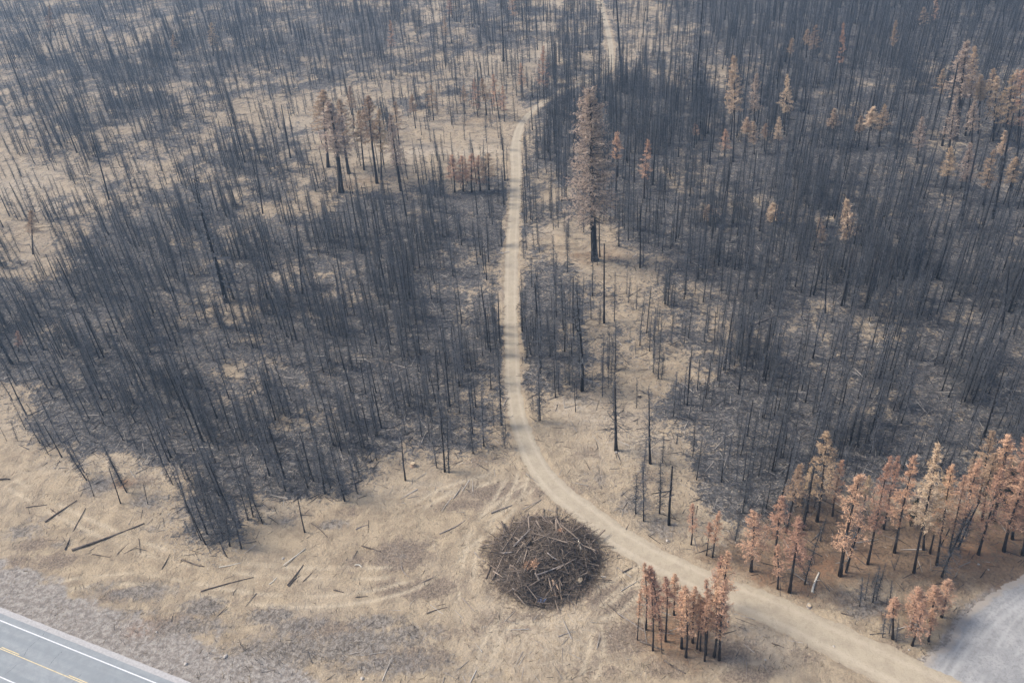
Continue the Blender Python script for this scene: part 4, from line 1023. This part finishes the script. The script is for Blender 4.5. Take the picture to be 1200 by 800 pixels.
ng.interface.new_socket('Geometry', in_out='INPUT', socket_type='NodeSocketGeometry'); ng.interface.new_socket('Geometry', in_out='OUTPUT', socket_type='NodeSocketGeometry')
gi = ng.nodes.new('NodeGroupInput'); go = ng.nodes.new('NodeGroupOutput')
mp = ng.nodes.new('GeometryNodeMeshToPoints'); iop = ng.nodes.new('GeometryNodeInstanceOnPoints'); ci = ng.nodes.new('GeometryNodeCollectionInfo')
ci.inputs['Collection'].default_value = vc_; ci.inputs['Separate Children'].default_value = True; ci.inputs['Reset Children'].default_value = True
def na(name, typ):
    n = ng.nodes.new('GeometryNodeInputNamedAttribute'); n.data_type = typ; n.inputs['Name'].default_value = name; return [s for s in n.outputs if s.enabled and s.name == 'Attribute'][0]
ng.links.new(gi.outputs[0], mp.inputs[0]); ng.links.new(mp.outputs[0], iop.inputs['Points']); ng.links.new(ci.outputs[0], iop.inputs['Instance'])
iop.inputs['Pick Instance'].default_value = True
ng.links.new(na('form', 'INT'), iop.inputs['Instance Index']); ng.links.new(na('turn', 'FLOAT_VECTOR'), iop.inputs['Rotation']); ng.links.new(na('size', 'FLOAT_VECTOR'), iop.inputs['Scale'])
ng.links.new(iop.outputs[0], go.inputs[0])
md = forest.modifiers.new('spread', 'NODES'); md.node_group = ng

# ------------------------------------------------------------------ fallen logs, one by one: end, end (photo points), radius, material, label
def log_mesh(name, L, r0, r1, m_, r, bend=.15, stubs=4):
    mb = MB(); n = 8; t = np.linspace(0, 1, n)
    pts = np.c_[(t - .5) * L, np.sin(t * 3 + r.random() * 6) * bend * r.random(), np.sin(t * 5 + r.random()) * bend * .12]
    tube(mb, pts, r0 + (r1 - r0) * t, 8, a=r.random())
    for i in range(stubs):
        f = r.random() * .9; o = pts[int(f * (n - 1))]; az = r.random() * 6.28
        dd_ = np.array([.4, math.cos(az), abs(math.sin(az))]); tube(mb, [o, o + dd_ * (.2 + r.random() * .6)], [r1 * .5, r1 * .15], 4, a=r.random())
    return mb.mesh(name, [m_], True)
def end_disc(rr, x, m_, par):
    a = np.arange(8) / 8 * 6.283; V = np.c_[np.full(8, x), np.cos(a) * rr, np.sin(a) * rr]
    F_ = [(0, j, j + 1) for j in range(1, 7)] if x < 0 else [(0, j + 1, j) for j in range(1, 7)]
    o = link('cut_end', new_mesh('cut_end', V, F_, [m_]), par); return o
def place_log(a, b, ra, rb, m_, label, group=None, z=None, seed=0, stubs=4, bend=.25, name='fallen_log', cut=True, cat='log'):
    A_ = np.array([*a, 0.]) if len(a) == 2 else np.array(a); B_ = np.array([*b, 0.]) if len(b) == 2 else np.array(b)
    if len(a) == 2:
        A_[2] = gh(*A_[:2]) + ra * .8; B_[2] = gh(*B_[:2]) + rb * .8
        mid = (A_ + B_) / 2; up_ = gh(*mid[:2]) + (ra + rb) * .35 - mid[2]
        if up_ > 0: A_[2] += up_; B_[2] += up_
    L = float(np.linalg.norm(B_ - A_)); r = np.random.default_rng(seed + 500)
    o = link(name, log_mesh(name, L, ra, rb, m_, r, bend, stubs)); o.location = (A_ + B_) / 2
    o.rotation_euler = Vector(B_ - A_).to_track_quat('X', 'Z').to_euler()
    o['label'] = label; o['category'] = cat
    if group: o['group'] = group
    if cut: end_disc(ra * .96, -L / 2 - .004, M_CUT, o)
    return o
LOGS = [
 (86, 647, 170, 615, .22, .10, 'D', 'longest dark fallen trunk on the left clearing'),
 (77, 646, 102, 597, .11, .05, 'D', 'thin fallen trunk pointing away at the left end of the longest one'),
 (54, 614, 91, 587, .13, .07, 'D', 'dark fallen log with a stub left of the thin pointing trunk'),
 (60, 598, 71, 605, .09, .05, 'D', 'short branch touching the dark log with a stub'),
 (32, 596, 56, 593, .10, .06, 'D', 'small dark log lying flat near the left edge'),
 (0, 562, 11, 563, .17, .12, 'D', 'short dark log at the left edge of the clearing'),
 (109, 652, 131, 654, .07, .04, 'D', 'small twig-like log below the longest dark trunk'),
 (163, 633, 166, 649, .06, .03, 'D', 'tiny stick just below the right end of the longest trunk'),
 (138, 651, 152, 638, .06, .03, 'D', 'slanting stick under the middle of the longest trunk'),
 (213, 658, 241, 664, .13, .08, 'D', 'curved dark log right of the longest trunk'),
 (257, 665, 282, 660, .07, .05, 'W', 'pale barkless pole in the middle of the left clearing'),
 (236, 694, 297, 677, .11, .06, 'D', 'long slanting dark log on the lower left clearing'),
 (275, 698, 278, 688, .05, .03, 'D', 'small stick standing apart below the long slanting log'),
 (333, 664, 358, 643, .09, .06, 'W', 'brightest pale log in the clearing'),
 (315, 685, 325, 677, .09, .07, 'W', 'short pale stick left of the forked dark branch'),
 (337, 687, 356, 662, .14, .06, 'D', 'forked dark branch beside the brightest pale log'),
 (339, 688, 352, 674, .09, .04, 'D', 'side prong lying against the forked dark branch'),
 (355, 681, 372, 666, .06, .03, 'D', 'faint thin stick right of the forked dark branch'),
 (418, 622, 430, 614, .08, .05, 'G', 'short grey stick in front of the left stand'),
 (424, 640, 447, 647, .12, .07, 'D', 'dark crooked branch left of the scraped ground'),
 (391, 693, 403, 694, .09, .06, 'D', 'small dark chunk with a pale end on the clearing'),
 (417, 701, 431, 700, .08, .05, 'D', 'small dark stick at the lower middle of the clearing'),
 (365, 613, 384, 630, .10, .05, 'D', 'curved fallen stem at the foot of the lone outlying tree'),
 (416, 663, 424, 665, .10, .08, 'W', 'pale wood chunk near the scraped brown patch'),
 (952, 695, 959, 672, .17, .12, 'W', 'white barkless pole lying beside the salmon pines'),
 (729, 670, 746, 663, .11, .06, 'D', 'dark fallen branch between slash pile and track clump'),
 (750, 749, 778, 760, .14, .09, 'D', 'dark log lying in front of the track clump'),
 (778, 772, 804, 787, .12, .07, 'D', 'slanting log below the track clump near the bottom edge'),
 (724, 716, 756, 738, .09, .05, 'G', 'thin pole lying left of the track clump'),
 (878, 384, 910, 370, .14, .08, 'G', 'grey fallen trunk showing inside the right-hand stand'),
 (985, 718, 1000, 722, .08, .05, 'D', 'small stick on the verge above the track mouth'),
 (905, 752, 918, 760, .07, .04, 'D', 'small dark stick on the lower verge of the track'),
 (541, 700, 556, 716, .07, .04, 'G', 'thin stick lying on bare soil left of the slash pile'),
 (556, 646, 568, 658, .07, .04, 'G', 'thin bent stick at the left foot of the slash pile'),
 (515, 625, 545, 608, .09, .05, 'G', 'grey pole on the scraped soil above the slash pile'),
 (575, 600, 600, 590, .11, .07, 'G', 'pale grey pole lying just above the slash pile'),
 (711, 706, 730, 722, .08, .05, 'D', 'dark stick lower right of the slash pile'),
 (655, 747, 670, 736, .07, .04, 'G', 'thin stick on the yellow soil below the slash pile'),
 (470, 663, 480, 676, .08, .05, 'G', 'short grey stick in the scraped brown patch'),
 (500, 720, 524, 712, .09, .05, 'D', 'dark branch on the soil lower left of the slash pile'),
]
MM = dict(D=M_LOGD, G=M_LOGG, W=M_LOGW, O=M_LOGO)
for i, (x0, y0, x1, y1, ra, rb, mk_, lab) in enumerate(LOGS):
    place_log(G(x0, y0), G(x1, y1), ra, rb, MM[mk_], lab, 'logs lying on the cleared ground', seed=i, stubs=5 if mk_ == 'D' else 2, cut=ra > .1)

# stump and pale rocks
def stump(px, py, rr, hh, m_, lab):
    r = np.random.default_rng(int(px)); mb = MB(); n = 10; a = np.arange(n) / n * 6.283; V = []; 
    for z, s_ in ((-.2, 1.5), (0, 1.35), (hh * .35, 1.05), (hh, .95)):
        k_ = rr * s_ * (1 + r.normal(0, .06, n)); V.append(np.c_[np.cos(a) * k_, np.sin(a) * k_, np.full(n, z)])
    V = np.concatenate(V); F_ = []
    for i in range(3):
        for j in range(n): F_ += [(i * n + j, i * n + (j + 1) % n, (i + 1) * n + (j + 1) % n), (i * n + j, (i + 1) * n + (j + 1) % n, (i + 1) * n + j)]
    mb.add(V, F_, .4); b = G(px, py); o = link('stump', mb.mesh('stump', [m_], True)); o.location = (b[0], b[1], gh(*b))
    o['label'] = lab; o['category'] = 'stump'
    V = np.c_[V[-n:, 0] * .96, V[-n:, 1] * .96, np.full(n, hh + .004)]
    link('cut_top', new_mesh('cut_top', V, [(0, j, j + 1) for j in range(1, n - 1)], [M_CUT]), o)
stump(484, 545, .42, .7, M_LOGO, 'pale freshly cut stump in front of the left-hand stand')
stump(749, 466, .3, .5, M_LOGD, 'small black stump on the pale opening right of the track')
stump(614, 284, .35, .5, M_LOGD, 'small black stump beside the straight track below the giant pine')
stump(948, 711, .28, .3, M_LOGG, 'low grey stump just below the white pole')
def rock(px, py, s_, lab, m_=None, z=None):
    s_ = s_ * (.72 if m_ is None else 1)
    r = np.random.default_rng(int(px * 7 + py)); b = G(px, py)
    import bmesh
    bm = bmesh.new(); bmesh.ops.create_icosphere(bm, subdivisions=2, radius=1)
    for v in bm.verts: v.co = Vector((v.co.x * s_ * 1.2, v.co.y * s_, v.co.z * s_ * .7)) * (1 + r.normal(0, .1))
    me = bpy.data.meshes.new('rock'); bm.to_mesh(me); bm.free(); me.materials.append(m_ or M_ROCK)
    o = link('rock', me); o.location = (b[0], b[1], (gh(*b) if z is None else z) + s_ * .25); o.rotation_euler = (0, 0, r.random() * 6); o['label'] = lab; o['category'] = 'rock'
for px, py, s_, lab in [(948, 709, .3, 'pale rock at the lower end of the white pole'), (332, 655, .3, 'pale rock beside the brightest pale log'), (977, 757, .22, 'small pale rock on the lower dirt track'),
                        (1146, 662, .22, 'white stone above the gravel edge, nearer the orange pines'), (1158, 668, .18, 'white stone above the gravel edge, nearer the gravel'), (782, 633, .3, 'pale rock on the ash beside the lower track'),
                        (218, 778, .35, 'pale boulder on the gravelly verge of the highway'), (265, 770, .4, 'pale grey boulder farther right on the highway verge'), (425, 796, .35, 'pale rock at the bottom edge of the verge'),
                        (1065, 761, .18, 'white stone at the foot of the gravel clump'), (722, 529, .35, 'white ash-covered stone at the foot of the branchy burnt tree'),
                        (184, 741, .2, 'white stone on the reddish verge soil'), (897, 772, .2, 'small white stone below the dirt track')]:
    rock(px, py, s_, lab)

# ------------------------------------------------------------------ the slash pile
pc = PILE_C; pz = gh(*pc)
def pile_h(dx, dy):
    a = np.arctan2(dy, dx); rr = PILE_R * (1 + .09 * np.sin(2 * a + .6) + .07 * np.sin(3 * a + 1) + .06 * np.sin(5 * a) + .03 * np.sin(9 * a + 2)); q = np.clip(np.hypot(dx, dy) / rr, 0, 1)
    return PILE_H * (1 - q ** 2.4) * (.80 + .22 * np.sin(dx * .55 + 1) * np.cos(dy * .6) + .12 * np.sin(dx * 1.3 + dy))
def pile():
    r = np.random.default_rng(77)
    n1, n2 = 26, 60; V = [(0, 0, PILE_H * .8)]; F_ = []
    for i in range(1, n1 + 1):
        for j in range(n2):
            a = j / n2 * 6.283; q = PILE_R * .97 * i / n1; dx, dy = math.cos(a) * q, math.sin(a) * q
            z = float(pile_h(dx, dy)) * .82 + (vnoise(np.array([dx * 1.1 + 50.]), np.array([dy * 1.1 + 50.]), 5)[0] - .5) * 1.3 - .1
            if i == n1: z = -.4
            V.append((dx, dy, z))
    for j in range(n2): F_.append((0, 1 + j, 1 + (j + 1) % n2))
    for i in range(n1 - 1):
        for j in range(n2):
            a0 = 1 + i * n2 + j; a1 = 1 + i * n2 + (j + 1) % n2
            F_ += [(a0, a0 + n2, a1 + n2), (a0, a1 + n2, a1)]
    root = link('slash_pile', new_mesh('slash_pile', V, F_, [M_MOUND])); root.location = (pc[0], pc[1], pz)
    root['label'] = 'big round pile of burnt logging slash and branches beside the dirt track'; root['category'] = 'slash pile'
    mb = MB()
    for i in range(8500):
        a = r.random() * 6.283; q = PILE_R * math.sqrt(r.random()) * 1.04; x, y = math.cos(a) * q, math.sin(a) * q
        L = .5 + 2.4 * r.random() ** 2; az = r.random() * 6.283
        sl_ = math.atan2(y, x); el = r.normal(-.05, .35)
        c = np.array([x, y, float(pile_h(x, y)) * (.82 + .2 * r.random()) + r.random() * .35])
        d_ = rnd_dir(az, el) * L / 2; k_ = r.normal(0, .28 * L, 3)
        rad = .018 + .045 * r.random() ** 3
        if i % 60 == 0: rad = .08 + .09 * r.random(); L = 2.5 + 3.5 * r.random(); d_ = rnd_dir(az, r.normal(0, .12)) * L / 2; k_ = k_ * .2; c[2] += .15
        pts = np.array([c - d_, c + k_ * .5, c + d_]); pts[:, 2] = np.maximum(pts[:, 2], .03)
        tube(mb, pts, [rad, rad * .8, rad * .35], 3, a=np.clip(r.normal(.42, .25), 0, 1), cap=False)
    o = link('branches', mb.mesh('slash_branches', [M_STICK]), root, kind='stuff')
    mb = MB()      # finer twigs spilling round the foot
    for i in range(2600):
        a = r.random() * 6.283; q = PILE_R * (.86 + .42 * r.random() ** 2); x, y = math.cos(a) * q, math.sin(a) * q
        L = .25 + 1.0 * r.random(); az = a + r.normal(0, 1.0); c = np.array([x, y, gh(x + pc[0], y + pc[1]) - pz + .06 + .25 * max(0, 1.08 - q / PILE_R)])
        d_ = rnd_dir(az, r.normal(0, .12)) * L / 2; tube(mb, [c - d_, c + d_], [.02, .012], 3, a=np.clip(r.normal(.6, .3), 0, 1), cap=False)
    link('twigs', mb.mesh('slash_twigs', [M_STICK]), root, kind='stuff')
    mb = MB()
    for (dx, dy, s_) in ((-2.5, -3.0, 1.0), (-1.6, -3.2, .8), (2.8, 3.2, .5)):
        for i in range(40): tuft(mb, np.array([dx, dy, float(pile_h(dx, dy)) + .25]) + r.normal(0, s_ * .4, 3) * [1, 1, .35], .3, r, 6)
    link('needle_spray', mb.mesh('slash_needles', [M_NEEDLE]), root)
pile()
def pile_pt(px, py):
    """the point on the pile's skin seen at this place of the photograph"""
    dv = FW * FPX + RT * (px - 600) + UP * (400 - py); dv = dv / -dv[2]
    for zz in np.linspace(5.6, 0, 113):
        q = dv[:2] * (CAM_H - zz - pz)
        if float(pile_h(q[0] - pc[0], q[1] - pc[1])) + .2 >= zz: break
    return np.array([q[0], q[1], pz + zz + .18])
PL = [
 (602, 641, 622, 620, .13, .07, 'G', 'pale grey pole slanting up the upper left of the slash pile'),
 (632, 632, 698, 671, .16, .09, 'D', 'long brown log running down the right side of the slash pile'),
 (668, 656, 700, 669, .14, .09, 'D', 'log butting out at the right rim of the slash pile'),
 (610, 630, 676, 631, .12, .07, 'G', 'straight grey pole lying level across the top of the slash pile'),
 (611, 606, 655, 606, .10, .07, 'G', 'thin pole lying level near the back of the slash pile'),
 (581, 649, 601, 647, .14, .10, 'G', 'short pale pole sticking out left on the slash pile'),
 (606, 660, 625, 630, .12, .06, 'G', 'grey pole crossing the middle left of the slash pile'),
 (628, 674, 662, 662, .13, .08, 'G', 'grey pole lying in the lower middle of the slash pile'),
 (576, 679, 587, 668, .14, .10, 'D', 'black butt end poking out at the lower left rim'),
 (648, 680, 651, 699, .17, .15, 'O', 'split orange-brown log upright at the front of the slash pile'),
 (652, 685, 659, 704, .13, .11, 'O', 'second split log leaning just right of the orange-brown one'),
 (661, 683, 665, 697, .08, .06, 'O', 'thin split piece right of the two split logs'),
 (678, 634, 681, 644, .09, .07, 'W', 'small bright barkless stick on the right of the pile'),
 (626, 673, 633, 680, .15, .12, 'G', 'short thick grey chunk near the orange needles'),
 (641, 648, 655, 657, .10, .07, 'G', 'grey pole just below the centre of the slash pile'),
 (588, 612, 592, 630, .15, .12, 'D', 'thick dark log end at the upper left of the slash pile'),
 (668, 618, 690, 632, .14, .1, 'D', 'dark log near the upper right rim of the slash pile'),
 (600, 690, 640, 702, .08, .05, 'G', 'curved thin pole along the front foot of the slash pile'),
 (612, 598, 634, 586, .08, .05, 'G', 'thin pole poking out at the back of the slash pile'),
 (640, 665, 672, 673, .11, .08, 'D', 'dark log lying level low on the front of the pile'),
 (618, 640, 606, 668, .10, .07, 'D', 'dark pole pointing toward the viewer left of the pile centre'),
 (690, 640, 700, 655, .12, .09, 'D', 'short dark log on the right rim of the slash pile'),
]
for i, (x0, y0, x1, y1, ra, rb, mk_, lab) in enumerate(PL):
    place_log(pile_pt(x0, y0), pile_pt(x1, y1), ra, rb, MM[mk_], lab, 'logs lying on the slash pile', seed=60 + i, stubs=2, bend=.15, name='pile_log')
q = pile_pt(679, 682); rock(679, 682, .5, 'pale sawn block on the lower right of the slash pile', M_CUT, z=q[2] - .2)
bpy.data.objects[-1] if False else None
def scrap():
    mb = MB(); r = np.random.default_rng(5)
    for i in range(6):
        c = r.normal(0, .22, 3) * [1.4, 1, .3] + [0, 0, .15]; u = r.normal(0, .22, 3); v = r.normal(0, .2, 3)
        mb.add([c - u - v, c + u - v, c + u + v + [0, 0, .08], c - u + v], [(0, 1, 2), (0, 2, 3)], r.random())
    b = G(635, 703); o = link('plastic_scrap', mb.mesh('plastic_scrap', [M_PLASTIC])); o.location = (b[0], b[1], gh(*b) + .1)
    o['label'] = 'small crumpled blue-white plastic scrap at the front foot of the slash pile'; o['category'] = 'litter'
scrap()

# ------------------------------------------------------------------ debris on the ground
def debris(name, n, dens_f, L0, L1, rad, m_, amean, seed, up_=0.0, label=''):
    r = np.random.default_rng(seed)
    x = r.uniform(-300, 340, n * 3); y = 60 + (r.random(n * 3) ** 1.5) * 420
    a, b = P(x, y); k_ = (a > -60) & (a < 1260) & (b > -30) & (b < 830)
    x, y = x[k_], y[k_]
    ok = (r.random(len(x)) < dens_f(x, y)) & (line_dist(x, y, TRc) > .2) & (hw_across(x, y) > 2.6) & ~in_poly(x, y, PU)
    x, y = x[ok][:n], y[ok][:n]; k_ = len(x)
    L = (L0 + (L1 - L0) * r.random(k_) ** 2.2) ; az = r.random(k_) * 6.283; el = np.abs(r.normal(0, .06 + up_, k_)) + up_
    d_ = np.c_[np.cos(az) * np.cos(el), np.sin(az) * np.cos(el), np.sin(el)]; s_ = np.c_[-np.sin(az), np.cos(az), np.zeros(k_)]; u_ = np.cross(d_, s_)
    rr = rad * (.5 + r.random(k_)) * (.5 + L / L1)
    c = np.c_[x, y, gz_at(x, y) + rr * .7]
    if up_ < .1: a0 = c - d_ * L[:, None] / 2; a1 = c + d_ * L[:, None] / 2
    else: a0 = c; a1 = c + d_ * L[:, None]
    V = []
    for e_, q_ in ((a0, 1.0), (a1, .4)):
        for t in (0, 2.094, 4.189): V.append(e_ + (s_ * math.cos(t) + u_ * math.sin(t)) * (rr * q_)[:, None])
    V = np.stack(V, 1).reshape(-1, 3); base = (np.arange(k_) * 6)[:, None]
    F_ = np.concatenate([base + np.array(f_) for f_ in ((0, 1, 4), (0, 4, 3), (1, 2, 5), (1, 5, 4), (2, 0, 3), (2, 3, 5))])
    tint = np.repeat(np.clip(r.normal(amean, .28, k_), 0, 1), 6)
    link(name, new_mesh(name, V, F_, [m_], attrs={'tint': tint}), kind='stuff', label=label)
    print(name, k_)
M_DEB_D = m_plain('charred_sticks', (.02, .02, .022), (.13, .12, .115), 1, .95, 0, tint=.8)
M_DEB_L = m_plain('pale_sticks', (.25, .22, .19), (.62, .57, .50), 1, .95, 0, tint=.8)
M_DEB_S = m_plain('dry_stubble', (.17, .14, .10), (.42, .34, .23), 1, .95, 0, tint=.8)
debris('charred_sticks', 60000, lambda x, y: .002 + .03 * sstep(.52, .6, fbm(x, y, 6, 3, 43)) + .95 * (dmap(x, y) / 9), .5, 3.2, .05, M_DEB_D, .45, 1, label='charred sticks lying on the ash')
debris('pale_sticks', 26000, lambda x, y: .008 + .7 * (dmap(x, y) / 9) + .5 * spots(x, y, PALE), .5, 3.8, .055, M_DEB_L, .4, 2, label='pale barkless sticks on the forest floor')
debris('dry_stubble', 70000, lambda x, y: np.clip(.10 + 1.6 * sstep(.5, .6, fbm(x, y, 5, 4, 41)) + 1.2 * spots(x, y, SCRAPE), 0, 1) * (y < 170) * (1 - dmap(x, y) / 12), .12, .9, .03, M_DEB_S, .4, 3, label='woody crumbs and stubble on the cleared soil')
debris('burnt_brush', 90000, lambda x, y: (.02 + np.clip(dmap(x, y) / 9, 0, 1) * sstep(.45, .6, fbm(x, y, 3, 3, 61)) + 1.6 * np.maximum(spots(x, y, GREY), spots(x, y, SCRAPE) * .6) * sstep(.52, .62, fbm(x, y, 2.2, 3, 63)) ) * (y < 400), .25, 1.1, .026, M_DEB_D, .5, 4, up_=.7, label='burnt stems of low brush')

# ------------------------------------------------------------------ smoke haze
hm = bpy.data.materials.new('haze'); hm.use_nodes = True; t = hm.node_tree; t.nodes.clear()
out = t.nodes.new('ShaderNodeOutputMaterial'); pv = t.nodes.new('ShaderNodeVolumePrincipled')
pv.inputs['Color'].default_value = (.52, .74, 1.0, 1); pv.inputs['Density'].default_value = HAZE_D; pv.inputs['Anisotropy'].default_value = .2
t.links.new(pv.outputs[0], out.inputs['Volume'])
V = [(x, y, z) for x in (-5900, 5900) for y in (-2900, 5900) for z in (-6, 106)]
link('haze', new_mesh('haze', V, [(0, 1, 3, 2), (4, 6, 7, 5), (0, 4, 5, 1), (2, 3, 7, 6), (0, 2, 6, 4), (1, 5, 7, 3)], [hm]), kind='stuff')
